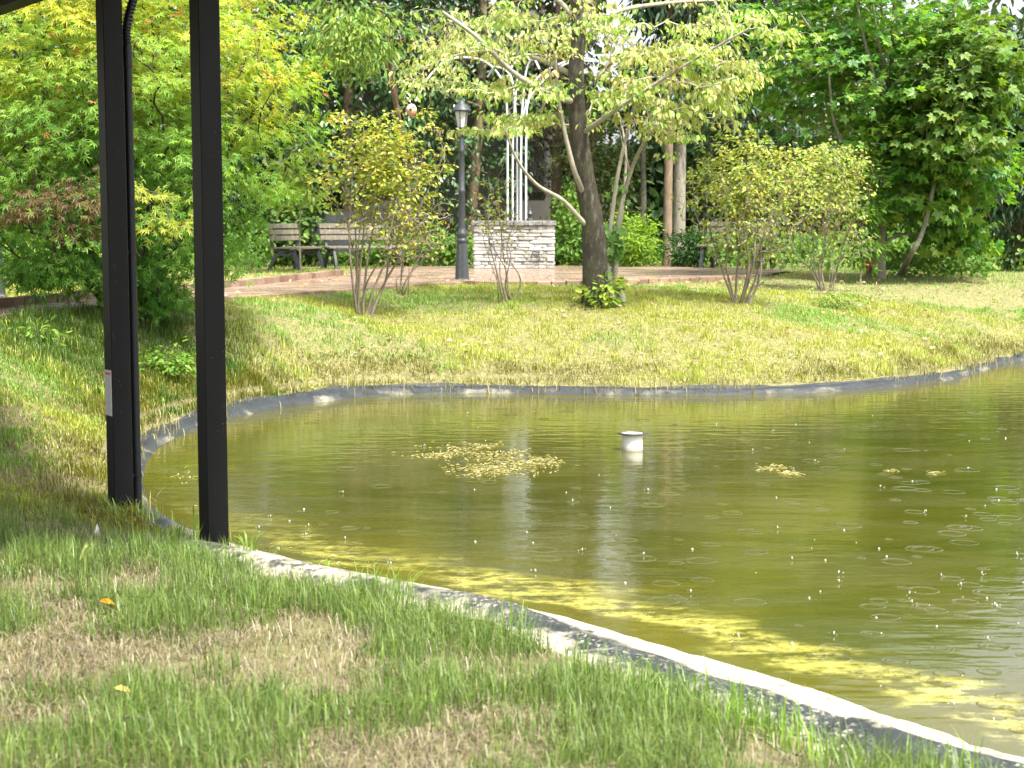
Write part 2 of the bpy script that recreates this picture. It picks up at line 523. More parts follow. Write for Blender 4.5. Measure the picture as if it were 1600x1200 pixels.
mid_ = t.noise(4.5, 5, 0.7, mp.outputs[0], 0.4)
gran = t.ramp(t.math('ADD', t.math('MULTIPLY', fine.outputs[0], 0.4), t.math('MULTIPLY', mid_.outputs[0], 0.6)), [(0.45, 0.0), (0.60, 1.0)])
nearw = t.n("ShaderNodeSeparateXYZ"); t.l(ps, nearw.inputs[0])
nw = t.ramp(t.math('DIVIDE', nearw.outputs[1], 20.0), [(0.40, 1.0), (0.52, 0.12)])
ea = t.math('MULTIPLY', t.math('MULTIPLY', edge.outputs[0], gran.outputs[0]), nw.outputs[0])
c1 = t.mix(t.math('MULTIPLY', patm.outputs[0], 0.35), c1, (0.068, 0.067, 0.026))
c2 = t.mix(ea, c1, (0.33, 0.31, 0.075))
rip = t.noise(5.0, 3, 0.5, ps); rip2 = t.noise(38.0, 2, 0.5, ps)
mp2 = t.n("ShaderNodeMapping"); mp2.inputs["Scale"].default_value = (0.8, 2.2, 1); t.l(ps, mp2.inputs[0])
wav = t.noise(3.2, 2, 0.5, mp2.outputs[0])
hh = t.math('ADD', t.math('MULTIPLY', rip2.outputs[0], 0.10), t.math('ADD', t.math('MULTIPLY', rip.outputs[0], 0.5), wav.outputs[0]))
bm_ = t.bump(hh, 0.2, 0.02)
t.principled(c2, 0.07, bm_, IOR=1.33)
M['water'] = t.m
# the same water for the rings: no bump of its own
V = np.stack([WX.ravel()[use], WY.ravel()[use], np.zeros(len(use))], -1)
me = mesh_np("water", V, q.ravel(), np.arange(len(q)) * 4, np.full(len(q), 4), M['water'], True, attrs={"shore": np.maximum(0, -WS.ravel()[use])})
link("water", me, kind="structure")

# ------------------------------------------------------------------ pond liner (folded rubber sheet with pale silt)
NS = len(SH)
dense = []
for i in range(NS):
    a, b = SH[i], SH[(i + 1) % NS]
    k = max(1, int(np.linalg.norm(b - a) / 0.05))
    for j in range(k): dense.append(a + (b - a) * j / k)
dense = np.array(dense); nd = len(dense)
tg = unit(np.roll(dense, -3, 0) - np.roll(dense, 3, 0))
nrm = np.stack([tg[:, 1], -tg[:, 0]], -1)
tst = dense + nrm * 0.1
sgn = np.where(SD(tst[:, 0], tst[:, 1]) > 0, 1.0, -1.0)[:, None]
nrm = nrm * np.where(np.median(sgn) > 0, 1, -1)
al = np.arange(nd) * 0.05
wfar = sstep(8.35, 9.7, dense[:, 1])
width = 0.80 * (1 - wfar) + 0.17 * wfar + (fbm(al * 0.5, al * 0, 3) - 0.5) * (0.5 - 0.36 * wfar)
width = np.maximum(width, 0.11)
rows = np.array([-0.45, -0.2, -0.08, -0.02, 0.03, 0.1, 0.2, 0.32, 0.45, 0.58, 0.7, 0.8, 0.9, 1.0])
LV = []; LA = []
for rr in rows:
    d = np.where(rr < 0, rr * 0.6, rr * width)
    p = dense + nrm * d[:, None]
    h = H(p[:, 0], p[:, 1])
    fold = (fbm(al * 2.2 + rr * 2.0, rr * 3.0 + al * 0.1, 21) - 0.5) * 0.07 * np.clip(rr * 4, 0, 1)
    ridge = 0.045 * np.exp(-((rr - 0.52 - 0.12 * (fbm(al * 0.6, al * 0, 8) - .5)) / 0.13) ** 2) * (1 - wfar * 0.5)
    dip = -0.03 * np.exp(-((rr - 0.85) / 0.12) ** 2)
    z = h + 0.006 + fold + ridge + dip * (rr > 0)
    if rr <= -0.02: z = h - 0.03
    if -0.1 < rr < 0.15: z = z + (fbm(al * 5, al * 0 + rr * 6, 77) - 0.5) * 0.03
    LV.append(np.stack([p[:, 0], p[:, 1], z], -1)); LA.append(np.full(nd, rr))
LV = np.array(LV); nr = len(rows)
idx = np.arange(nr * nd).reshape(nr, nd)
nxt = np.roll(idx, -1, 1)
q = np.stack([idx[:-1], nxt[:-1], nxt[1:], idx[1:]], -1).reshape(-1, 4)
t = NT("pond_liner")
ps = t.pos()
ac = t.n("ShaderNodeAttribute", attribute_name="across").outputs["Fac"]
fr_ = t.n("ShaderNodeAttribute", attribute_name="farness").outputs["Fac"]
na = t.noise(3.5, 5, 0.65, ps); nb = t.noise(45, 4, 0.7, ps); nc = t.noise(140, 2, 0.7, ps)
nm_ = t.noise(11, 5, 0.7, ps)
silt = t.math('ADD', ac, t.math('MULTIPLY', t.math('SUBTRACT', na.outputs[0], 0.5), 0.7))
silt = t.math('ADD', silt, t.math('MULTIPLY', t.math('SUBTRACT', nm_.outputs[0], 0.5), 0.45))
s1 = t.ramp(silt, [(0.30, 1.0), (0.42, 0.0)])
blot = t.ramp(t.noise(1.7, 3, .6, ps).outputs[0], [(0.52, 0.03), (0.68, 0.5)])
k1 = t.math('SUBTRACT', 1.0, t.math('MULTIPLY', fr_, t.math('SUBTRACT', 1.0, blot.outputs[0])))
s2 = t.ramp(silt, [(0.66, 0.0), (0.8, 0.85)])
s3a = t.ramp(nb.outputs[0], [(0.55, 0.0), (0.63, 0.9)])
s3m = t.ramp(t.noise(2.2, 4, .6, ps).outputs[0], [(0.44, 0.06), (0.6, 1.0)])
s3 = t.n('ShaderNodeMix', data_type='RGBA', blend_type='MULTIPLY'); s3.inputs[0].default_value = 1
t.l(s3a.outputs[0], s3.inputs[6]); t.l(s3m.outputs[0], s3.inputs[7])
sm = t.math('MAXIMUM', s2.outputs[0], s3.outputs[2])
silty = t.n('ShaderNodeAttribute', attribute_name='silty').outputs['Fac']
sm = t.math('MAXIMUM', sm, t.math('MULTIPLY', silty, t.ramp(nm_.outputs[0], [(0.40, 0.1), (0.54, 0.85)]).outputs[0]))
keep = t.math('SUBTRACT', 1.0, t.math('MULTIPLY', fr_, 0.96))
sm = t.math('MULTIPLY', sm, keep)
sm = t.math('MAXIMUM', sm, t.math('MULTIPLY', s1.outputs[0], k1))
siltc_ = t.ramp(nb.outputs[0], [(0.35, (0.24, 0.21, 0.15)), (0.6, (0.52, 0.485, 0.39))])
siltm = t.ramp(nm_.outputs[0], [(0.36, 0.45), (0.55, 1.0)])
class _o: pass
siltc = _o(); siltc.outputs = [t.mix(1.0, siltc_.outputs[0], siltm.outputs[0], 'MULTIPLY')]
rub = t.ramp(na.outputs[0], [(0.3, (0.010, 0.013, 0.016)), (0.7, (0.034, 0.041, 0.048))])
lc = t.mix(sm, rub.outputs[0], siltc.outputs[0])
rg = t.ramp(sm, [(0.0, 0.55), (1.0, 0.9)])
t.principled(lc, rg.outputs[0], t.bump(t.math('ADD', nb.outputs[0], nc.outputs[0]), 0.5, 0.006), **{'Specular IOR Level': 0.22})
M['liner'] = t.m
me = mesh_np("pond_liner", LV.reshape(-1, 3), q.ravel(), np.arange(len(q)) * 4, np.full(len(q), 4), M['liner'], True,
             attrs={"across": np.array(LA).ravel(), "farness": np.tile(wfar, nr), "silty": np.tile(sstep(0.5, -0.9, dense[:, 0]) * (1 - wfar), nr)})
o = link("pond_liner", me, kind="structure")

# ------------------------------------------------------------------ path, plaza and kerbs of bricks
t = NT("wet_paving")
ps = t.pos()
br = t.n("ShaderNodeTexBrick"); t.l(ps, br.inputs["Vector"])
br.inputs["Scale"].default_value = 1.0
br.inputs["Brick Width"].default_value = 0.22; br.inputs["Row Height"].default_value = 0.11
br.inputs["Mortar Size"].default_value = 0.008
br.inputs["Color1"].default_value = (0.22, 0.15, 0.115, 1); br.inputs["Color2"].default_value = (0.30, 0.215, 0.165, 1)
br.inputs["Mortar"].default_value = (0.11, 0.085, 0.065, 1)
wn_ = t.noise(1.3, 4, 0.6, ps)
wet = t.ramp(wn_.outputs[0], [(0.40, 0.16), (0.62, 0.5)])
dirt = t.ramp(t.noise(5, 5, 0.7, ps).outputs[0], [(0.45, 0.0), (0.65, 0.5)])
pc = t.mix(dirt.outputs[0], br.outputs[0], (0.15, 0.115, 0.075))
t.principled(pc, wet.outputs[0], t.bump(br.outputs["Fac"], -0.3, 0.004))
M['paving'] = t.m

def sheet(name, poly, z, mat):
    bm = bmesh.new()
    vs = [bm.verts.new((p[0], p[1], z)) for p in poly]
    bm.faces.new(vs)
    bmesh.ops.triangulate(bm, faces=bm.faces[:])
    bm.normal_update()
    for f in bm.faces:
        if f.normal.z < 0: f.normal_flip()
    me = bpy.data.meshes.new(name); bm.to_mesh(me); bm.free(); me.materials.append(mat)
    return link(name, me, kind="structure")
sheet("path", PATH_POLY, ZP + 0.004, M['paving'])
sheet("plaza", PLAZA_POLY, ZP, M['paving'])

t = NT("kerb_brick")
oi = t.n("ShaderNodeObjectInfo")
bc = t.ramp(oi.outputs["Random"], [(0.0, (0.13, 0.075, 0.055)), (0.4, (0.20, 0.125, 0.09)), (0.75, (0.26, 0.175, 0.125)), (1.0, (0.19, 0.14, 0.105))])
nn = t.noise(26, 5, 0.7, t.pos())
cc = t.mix(0.45, bc.outputs[0], nn.outputs[0], 'OVERLAY')
st_ = t.ramp(t.noise(4, 4, 0.6, t.pos()).outputs[0], [(0.5, 0.0), (0.68, 0.55)])
cc = t.mix(st_.outputs[0], cc, (0.10, 0.085, 0.05))
t.principled(cc, 0.6, t.bump(nn.outputs[0], 0.5, 0.01))
M['brick'] = t.m
def bevelled_box(name, mat, dims=(1, 1, 1), bev=0.04, jitter=0.0, seed=0):
    bm = bmesh.new(); bmesh.ops.create_cube(bm, size=1.0)
    for v in bm.verts: v.co = Vector((v.co.x * dims[0], v.co.y * dims[1], v.co.z * dims[2]))
    bmesh.ops.bevel(bm, geom=list(bm.edges), offset=bev, segments=1, affect='EDGES')
    r = random.Random(seed)
    for v in bm.verts: v.co += Vector((r.uniform(-1, 1), r.uniform(-1, 1), r.uniform(-1, 1))) * jitter
    me = bpy.data.meshes.new(name); bm.to_mesh(me); bm.free(); me.materials.append(mat)
    return me
BRICK = [bevelled_box("brick", M['brick'], (0.212, 0.10, 0.13), 0.008, 0.002, k) for k in range(3)]
def kerb(line, off, lift):
    root = bpy.data.objects.new("kerb", None); COL.objects.link(root); root["kind"] = "structure"
    pts = np.array(line); pts = pts[:, :2]
    seg = np.linalg.norm(np.diff(pts, axis=0), axis=1); cum = np.concatenate([[0], np.cumsum(seg)])
    n = int(cum[-1] / 0.222)
    for i in range(n):
        s = (i + 0.5) * 0.222
        x = np.interp(s, cum, pts[:, 0]); y = np.interp(s, cum, pts[:, 1])
        x2 = np.interp(s + 0.1, cum, pts[:, 0]); y2 = np.interp(s + 0.1, cum, pts[:, 1])
        x1 = np.interp(s - 0.1, cum, pts[:, 0]); y1 = np.interp(s - 0.1, cum, pts[:, 1])
        a = math.atan2(y2 - y1, x2 - x1)
        b = link("brick", random.choice(BRICK), root)
        b.location = (x - math.sin(a) * off, y + math.cos(a) * off, ZP + lift + random.uniform(-.006, .006))
        b.rotation_euler = (random.uniform(-.03, .03), random.uniform(-.015, .015), a + random.uniform(-.02, .02))
    return root
kerb(path_far, 0.055, 0.03)
kerb(path_near, -0.055, -0.055)
kerb(plaza_edge, -0.055, -0.05)

# ------------------------------------------------------------------ grass
def blades(name, x, y, h, w, yaw, lean, col, mat, seg2=True, z=None):
    n = len(x)
    z = H(x, y) - 0.006 if z is None else z
    b = np.stack([x, y, z], -1)
    sd = np.stack([np.cos(yaw), np.sin(yaw), np.zeros(n)], -1)
    fw = np.stack([-np.sin(yaw), np.cos(yaw), np.zeros(n)], -1)
    up = np.array([0, 0, 1.0])
    L = lean[:, None]; hh = h[:, None]; ww = w[:, None]
    tip = b + fw * (hh * np.sin(L)) + up * (hh * np.cos(L))
    if seg2:
        mid = b + fw * (hh * 0.5 * np.sin(L * 0.45)) + up * (hh * 0.55 * np.cos(L * 0.45))
        v = np.stack([b - sd * ww / 2, b + sd * ww / 2, mid + sd * ww * 0.4, mid - sd * ww * 0.4, tip], 1).reshape(-1, 3)
        base = np.arange(n)[:, None] * 5
        lp = (base + np.array([[0, 1, 2, 3, 3, 2, 4]])).ravel()
        st = (np.arange(n)[:, None] * 7 + np.array([[0, 4]])).ravel(); tt = np.tile([4, 3], n)
        k = 5
    else:
        v = np.stack([b - sd * ww / 2, b + sd * ww / 2, tip], 1).reshape(-1, 3)
        lp = np.arange(n * 3); st = np.arange(n) * 3; tt = np.full(n, 3); k = 3
    me = mesh_np(name, v, lp, st, tt, mat, False, np.repeat(np.clip(col, 0, 1), k, axis=0))
    return me

def frustum_pts(n, y0, y1, margin=0.4, lo=None, hi=None, rng=RNG):
    y = rng.uniform(y0, y1, n * 2); x = rng.uniform(-1, 1, n * 2) * (y1 * 0.33 + margin)
    k = np.abs(x) < y * 0.327 + margin
    x, y = x[k][:n], y[k][:n]
    return x, y
def mixc(a, b, t): return np.array(a)[None] * (1 - t[:, None]) + np.array(b)[None] * t[:, None]
PAVED = lambda x, y: inpoly(x, y, PATH_POLY) | inpoly(x, y, PLAZA_POLY)

BARE = gp(60, 752)
def lawn(name, n, y0, y1, hs, ws, smin, style, seg2):
    x, y = frustum_pts(n, y0, y1)
    s = SD(x, y)
    k = (s > smin + 0.12 * (fbm(x * 3, y * 3, 31) - 0.5)) & ~PAVED(x, y)
    x, y, s = x[k], y[k], s[k]
    n = len(x)
    dry = fbm(x * 2.5, y * 2.5, 40, 4); clump = vn(x * 7, y * 7, 55); big = fbm(x * 0.35, y * 0.5, 60)
    rnd = RNG.random(n)
    if style == 'near':
        g = sstep(0.34, 0.60, dry + 0.22 * (clump - 0.5) + 0.10 * np.exp(-((s - 1.05) / 0.45) ** 2))
        isg = rnd < 0.30 + 0.48 * g
        col = np.where(isg[:, None], mixc((0.075, 0.155, 0.028), (0.21, 0.29, 0.065), RNG.random(n)), mixc((0.13, 0.105, 0.065), (0.36, 0.305, 0.20), RNG.random(n)))
        h = np.where(isg, hs * 1.2 * (0.30 + 0.6 * g + 0.35 * clump * g) * RNG.uniform(0.4, 1.6, n), hs * RNG.uniform(0.4, 1.2, n))
        lean = np.where(isg, np.abs(RNG.normal(0.45, 0.45, n)), RNG.uniform(1.0, 1.56, n))
        keep = (RNG.random(n) < 1 - 0.95 * sstep(8.2, 9.5, y)) & (RNG.random(n) < 1 - 0.75 * sstep(.75, .2, vn(x * 2.6, y * 2.6, 71)) * sstep(.55, .4, dry))
    else:
        bp = BARE
        keep = (y > 15.8) | (RNG.random(n) < (1 - 0.85 * sstep(.75, .25, np.hypot((x - bp[0]) / 1.3, (y - bp[1]) / .8))) * sstep(8.3, 9.4, y))
        g = sstep(0.40, 0.62, dry)
        rgt = sstep(22.0, 23.5, y) * sstep(3.0, 4.2, x)
        lush = sstep(2.6, 1.2, np.hypot((x + 3.9) / 1.0, (y - 15.2) / 1.0)) * 0.9
        isg = rnd < 0.80 + 0.18 * g + lush * 0.4
        bright = mixc((0.26, 0.34, 0.035), (0.47, 0.50, 0.095), RNG.random(n))
        lime = mixc((0.16, 0.32, 0.04), (0.28, 0.44, 0.08), RNG.random(n))
        gc = np.where((vn(x * 0.8, y * 1.1, 77) + 0.25 * (RNG.random(n) - 0.5) + 0.4 * rgt > 0.60)[:, None], lime, bright)
        deep = mixc((0.05, 0.12, 0.015), (0.10, 0.19, 0.025), RNG.random(n))
        gc = np.where((RNG.random(n) < lush)[:, None], deep, gc)
        moss = mixc((0.10, 0.12, 0.008), (0.24, 0.24, 0.02), RNG.random(n))
        ms = np.exp(-((s - 0.4) / 0.34) ** 2) * sstep(0.3, 0.5, vn(x * 1.7, y * 1.7, 91))
        gc = np.where((RNG.random(n) < ms)[:, None], moss, gc)
        st = mixc((0.34, 0.29, 0.17), (0.60, 0.54, 0.36), RNG.random(n))
        col = np.where(isg[:, None], gc, st)
        h = hs * RNG.uniform(0.5, 1.4, n) * (1 + 0.9 * lush) * (0.35 + 1.3 * clump ** 1.5)
        lean = np.where(isg, np.abs(RNG.normal(0.4, 0.35, n)), RNG.uniform(0.5, 1.45, n))
    col = col * RNG.uniform(0.5, 1.2, n)[:, None]
    x, y, h, lean, col = x[keep], y[keep], h[keep], lean[keep], col[keep]; n = len(x)
    w = ws * RNG.uniform(0.6, 1.4, n)
    me = blades(name, x, y, h, w, RNG.uniform(0, 2 * math.pi, n), lean, col, M['grass'], seg2)
    return link(name, me, kind="stuff")

tag(lawn("grass", 230000, 4.2, 9.8, 0.085, 0.0034, 0.78, 'near', True), "patchy green and straw coloured lawn grass in front of the pond", "grass")
tag(lawn("grass", 330000, 8.4, 16.0, 0.06, 0.0065, 0.22, 'far', True), "yellowing lawn grass at the rounded end of the pond", "grass")
tag(lawn("grass", 70000, 23.0, 33.0, 0.05, 0.013, 0.30, 'far', False), "grass around the plaza and under the trees", "grass")
tag(lawn("grass", 330000, 15.8, 23.2, 0.05, 0.010, 0.20, 'far', False), "yellow green grass covering the bank across the pond", "grass")

x, y = frustum_pts(5200, 4.2, 8.6)
k = (SD(x, y) > .75) & (fbm(x * 2.5, y * 2.5, 40, 4) < .53); x, y = x[k], y[k]; n = len(x)
me = blades("straw", x, y, RNG.uniform(.05, .13, n), RNG.uniform(.0014, .003, n), RNG.uniform(0, 6.283, n), RNG.uniform(1.35, 1.57, n), mixc((0.22, 0.18, 0.12), (0.5, 0.45, 0.33), RNG.random(n)), M['grass'], True, z=H(x, y) + RNG.uniform(0, .03, n))
tag(link("straw", me, kind="stuff"), "long dry grass stalks lying across the near lawn", "straw")

# tall tufts along both edges of the lawn
def tufts(name, pts, hs, label, cols, per=26, ws=0.006, spread=0.05):
    X = []; Y = []; Hh = []; Ya = []; Le = []; C = []
    for (x, y) in pts:
        n = int(per * random.uniform(0.6, 1.3))
        X.append(RNG.normal(x, spread, n)); Y.append(RNG.normal(y, spread, n))
        Hh.append(hs * RNG.uniform(0.5, 1.2, n) * random.uniform(0.7, 1.2)); Ya.append(RNG.uniform(0, 6.283, n)); Le.append(np.abs(RNG.normal(0.4, 0.3, n)))
        C.append(mixc(cols[0], cols[1], RNG.random(n)))
    X, Y, Hh, Ya, Le = map(np.concatenate, (X, Y, Hh, Ya, Le)); C = np.concatenate(C)
    me = blades(name, X, Y, Hh, ws * RNG.uniform(.6, 1.3, len(X)), Ya, Le, C, M['grass'], True)
    return tag(link(name, me, kind="stuff"), label, "grass")
edge_pts = []
for i in range(0, nd, 2):
    p = dense[i]; 
    if p[1] < 9.0 and p[0] < 2.3:
        off = width[i] + random.uniform(-0.2, 0.25)
        if fbm(p[0] * 1.7, p[1] * 1.7, 12) > 0.44: edge_pts.append(tuple(p + nrm[i] * off))
tufts("grass_tufts", edge_pts, 0.17, "taller bright green grass tufts along the near liner edge", ((0.10, 0.21, 0.025), (0.21, 0.33, 0.05)), 24, 0.0055, 0.04)
edge_pts = []
for i in range(0, nd, 2):
    p = dense[i]
    if (p[1] > 9.6 and p[0] < -1.2) or (p[1] > 14.5 and p[0] < 8):
        off = width[i] * random.uniform(0.55, 1.3)
        if vn(al[i] * 1.3, 0 * al[i], 14) > 0.3: edge_pts.append(tuple(p + nrm[i] * off))
tufts("grass_tufts", edge_pts, 0.15, "dry overhanging grass fringe above the far liner edge", ((0.08, 0.10, 0.018), (0.42, 0.38, 0.19)), 18, 0.008, 0.07)

# ------------------------------------------------------------------ leaves and trees
def T_ovate(wd=0.27):
    v = [(0, 0, 0), (wd * .9, .28, .07), (wd * .85, .62, .03), (0, 1, -.12), (-wd * .85, .62, .03), (-wd * .9, .28, .07)]
    return np.array(v), [(0, 1, 2, 3), (0, 3, 4, 5)]
def T_palmate(lobes, widths):
    v = [(0, 0.12, 0.0)]; f = []
    for (a, L), w in zip(lobes, widths):
        a = R(a); d = np.array([math.sin(a), math.cos(a)]); s = np.array([d[1], -d[0]])
        c = np.array([0, .12]); m = c + d * L * 0.45
        i = len(v)
        v += [(*(m + s * w), 0.02), (*(c + d * L), -0.10 * L), (*(m - s * w), 0.02)]
        f.append((0, i, i + 1, i + 2))
    return np.array(v), f
T_JMAPLE = T_palmate([(0, .88), (40, .78), (-40, .78), (82, .58), (-82, .58)], [.085, .08, .08, .07, .07])
T_BMAPLE = T_palmate([(0, .85), (52, .72), (-52, .72), (105, .5), (-105, .5)], [.24, .22, .22, .18, .18])
T_OV = T_ovate(0.30)
T_NARROW = T_ovate(0.17)
T_NEEDLE = (np.array([(0, 0, 0), (.13, .3, .02), (.05, 1, -.1), (-.05, 1, -.1), (-.13, .3, .02)]), [(0, 1, 2, 3, 4)])

def leaf_mesh(name, tmpl, pos, axis, normal, scale, col, mat):
    tv, tf = tmpl
    axis = unit(axis); sd = unit(np.cross(axis, normal)); nr_ = np.cross(sd, axis)
    n, k = len(pos), len(tv)
    v = pos[:, None, :] + scale[:, None, None] * (tv[None, :, 0:1] * sd[:, None] + tv[None, :, 1:2] * axis[:, None] + tv[None, :, 2:3] * nr_[:, None])
    tot = np.array([len(f) for f in tf]); lp0 = np.concatenate([np.array(f) for f in tf]); st0 = np.concatenate([[0], np.cumsum(tot)[:-1]])
    off = np.arange(n)[:, None]
    lp = (off * k + lp0[None]).ravel(); st = (off * len(lp0) + st0[None]).ravel(); tt = np.tile(tot, n)
    return mesh_np(name, v.reshape(-1, 3), lp, st, tt, mat, False, np.repeat(np.clip(col, 0, 1), k, axis=0))

def densify(pts, step):
    p = arc_pts(pts, n=max(6, 6 * (len(pts) - 1))) if len(pts) > 2 else np.array(pts, float)
    out = [p[0]]
    for a, b in zip(p[:-1], p[1:]):
        k = max(1, int(np.linalg.norm(b - a) / step))
        for j in range(1, k + 1): out.append(a + (b - a) * j / k)
    return np.array(out)

def grow(stems, tips, rng, r_tip=0.004, step=0.12, bend=0.35, jit=0.03, beta=0.25, sides=(7, 3), rscale=1.0, dens=0.15, up=0.0):
    """stems: list of (points, base_radius, top_radius); tips: (n,3). Returns tube mesh data and the twig nodes near each tip."""
    nodes = []; par = []; plen = []; minr = []
    chains = []
    for pts, r0, r1 in stems:
        p = densify(pts, dens)
        ch = []
        L = np.concatenate([[0], np.cumsum(np.linalg.norm(np.diff(p, axis=0), axis=1))])
        for i, q in enumerate(p):
            pr = ch[-1] if ch else -1
            ch.append(len(nodes)); nodes.append(q); par.append(pr); plen.append(L[i]); minr.append(r0 + (r1 - r0) * (L[i] / L[-1]) ** 0.85)
        chains.append(ch)
    nst = len(nodes)
    N = np.zeros((nst + len(tips) * 40, 3)); N[:nst] = nodes
    PL = np.zeros(len(N)); PL[:nst] = plen
    cnt = nst
    if len(tips):
        d0 = np.min(np.linalg.norm(tips[:, None, :] - N[None, :nst:3, :], axis=2), axis=1)
        order = np.argsort(d0)
    else: order = []
    twigs = {}
    for ti in order:
        tp = tips[ti]
        dv = tp - N[:cnt]; d = np.sqrt((dv * dv).sum(1))
        cost = d + beta * PL[:cnt] + np.where(dv[:, 2] < -0.15 * d, 0.35 * d, 0)
        k = int(np.argmin(cost)); L = d[k]
        m = max(2, int(L / step)); m = min(m, 38)
        pd = N[k] - N[par[k]] if par[k] >= 0 else np.array([0, 0, 1.0])
        pd = pd / (np.linalg.norm(pd) + 1e-9)
        c = N[k] + (pd * bend + (tp - N[k]) / max(L, 1e-6) * (0.5 - bend * .3) + np.array([0, 0, up])) * L * 0.9
        tt = np.linspace(0, 1, m + 1)[1:, None]
        pts = (1 - tt) ** 2 * N[k] + 2 * tt * (1 - tt) * c + tt ** 2 * tp
        pts[:-1] += rng.normal(0, jit * min(1.0, L), (m, 3))[:-1]
        ch = [k]
        for q in pts:
            par.append(ch[-1]); minr.append(0); N[cnt] = q; PL[cnt] = PL[ch[-1]] + L / m
            ch.append(cnt); cnt += 1
        chains.append(ch); twigs[ti] = ch
    w = np.zeros(cnt)
    for ch in chains: w[ch[-1]] += 1
    for i in range(cnt - 1, -1, -1):
        if par[i] >= 0: w[par[i]] += w[i]
    rad = r_tip * np.maximum(w, 1) ** 0.45 * rscale
    mr = np.array(minr[:cnt]); rad = np.where(mr > 0, mr, rad)
    for i in range(cnt):
        if par[i] >= 0: rad[i] = min(rad[i], rad[par[i]] * 0.97 if mr[i] == 0 else rad[i])
    VV = []; FF = []; off = 0
    for ch in chains:
        p = N[ch]; r = rad[ch].copy()
        if len(ch) > 1 and mr[ch[1]] == 0: r[0] = r[1]
        n = sides[0] if r.max() > 0.03 else (5 if r.max() > 0.012 else sides[1])
        if r.max() > 0.08: n = 14
        v, f = tube_np(p, r, n)
        VV.append(v); FF.append(f + off); off += len(v)
    return np.concatenate(VV), np.concatenate(FF), N[:cnt], twigs, (len(VV[0]), len(FF[0]))

def ellip_tips(n, c, rad, rng, power=0.5, cut=None):
    out = []
    while len(out) < n:
        d = rng.normal(size=3); d /= np.linalg.norm(d)
        p = np.array(c) + d * np.array(rad) * rng.random() ** power
        if cut is None or cut(p): out.append(p)
    return np.array(out)

def quad_mesh(name, V, F, mat, smooth=True):
    return mesh_np(name, V, F.ravel(), np.arange(len(F)) * 4, np.full(len(F), 4), mat, smooth)

def spray(tips, twN, twigs, per, spread, flat, rng, along=0.5, bare=0.0, perw=None):
    """leaf positions in flat sprays round tips; returns pos, index of tip, outward offset"""
    pos = []; ti = []; off = []
    for i in range(len(tips)):
        if rng.random() < bare: continue
        n = int(per * rng.uniform(0.6, 1.4) * (1 if perw is None else perw[i]) + rng.random() * (perw is not None)) if perw is not None else max(1, int(per * rng.uniform(0.6, 1.4)))
        if n < 1: continue
        o = rng.normal(size=(n, 3)) * np.array([spread, spread, spread * flat])
        base = np.repeat(tips[i][None], n, 0)
        if i in twigs and along > 0:
            ch = twigs[i][1:]; m = len(ch)
            lo = int(m * (1 - along)); sel = rng.integers(lo, m, n)
            base = np.array([twN[ch[j]] for j in sel])
        pos.append(base + o); ti += [i] * n; off.append(o)
    return np.concatenate(pos), np.array(ti), np.concatenate(off)

def tree(name, label, cat, stems, tips, tmpl, leafsize, per, spread, flat, colf, bark, leafmat, seed, group=None,
         droop=0.4, facing=0.6, r_tip=0.004, along=0.5, up=0.0, bend=0.35, beta=0.25, center=None, jit=0.03, step=0.14, crown=True, bark2=None, bare=0.0, perw=None):
    rng = np.random.default_rng(seed)
    base = np.array(stems[0][0][0])
    root = thing(name, label, cat, base, 0, group)
    V, F, N, tw, split = grow(stems, tips, rng, r_tip=r_tip, bend=bend, beta=beta, up=up, jit=jit, step=step)
    if bark2:
        nv, nf = split
        link("branches", quad_mesh("branches", V[nv:] - base, F[nf:] - nv, M[bark2]), root)
        V = V[:nv]; F = F[:nf]
    link("trunk", quad_mesh("trunk", V - base, F, M[bark]), root)
    if crown and per > 0:
        pos, ti, off = spray(tips, N, tw, per, spread, flat, rng, along, bare, perw)
        n = len(pos)
        ctr = np.mean(tips, 0) if center is None else np.array(center)
        outw = unit(pos - ctr) 
        rv = rng.normal(size=(n, 3))
        ax = unit(unit(off * np.array([1, 1, 0.3]) + 1e-6) * 0.8 + outw * 0.5 + rv * 0.35 + np.array([0, 0, -1.0]) * droop * rng.uniform(0.4, 1.6, n)[:, None])
        nm = unit(np.array([0, 0, 1.0]) * facing + outw * (1 - facing) + rng.normal(size=(n, 3)) * 0.35)
        sz = leafsize * rng.uniform(0.65, 1.25, n)
        col = colf(pos, ti, tips, rng)
        me = leaf_mesh("crown", tmpl, pos - base, ax, nm, sz, col, M[leafmat])
        link("crown", me, root, "stuff")
    return root

def palette(cols, clump=0.6):
    cols = np.array(cols)
    def f(pos, ti, tips, rng):
        k = rng.random(len(tips))[ti] * clump + rng.random(len(pos)) * (1 - clump)
        x = k * (len(cols) - 1); i = np.clip(x.astype(int), 0, len(cols) - 2); a = (x - i)[:, None]
        return (cols[i] * (1 - a) + cols[i + 1] * a) * rng.uniform(0.8, 1.2, (len(pos), 1))
    return f

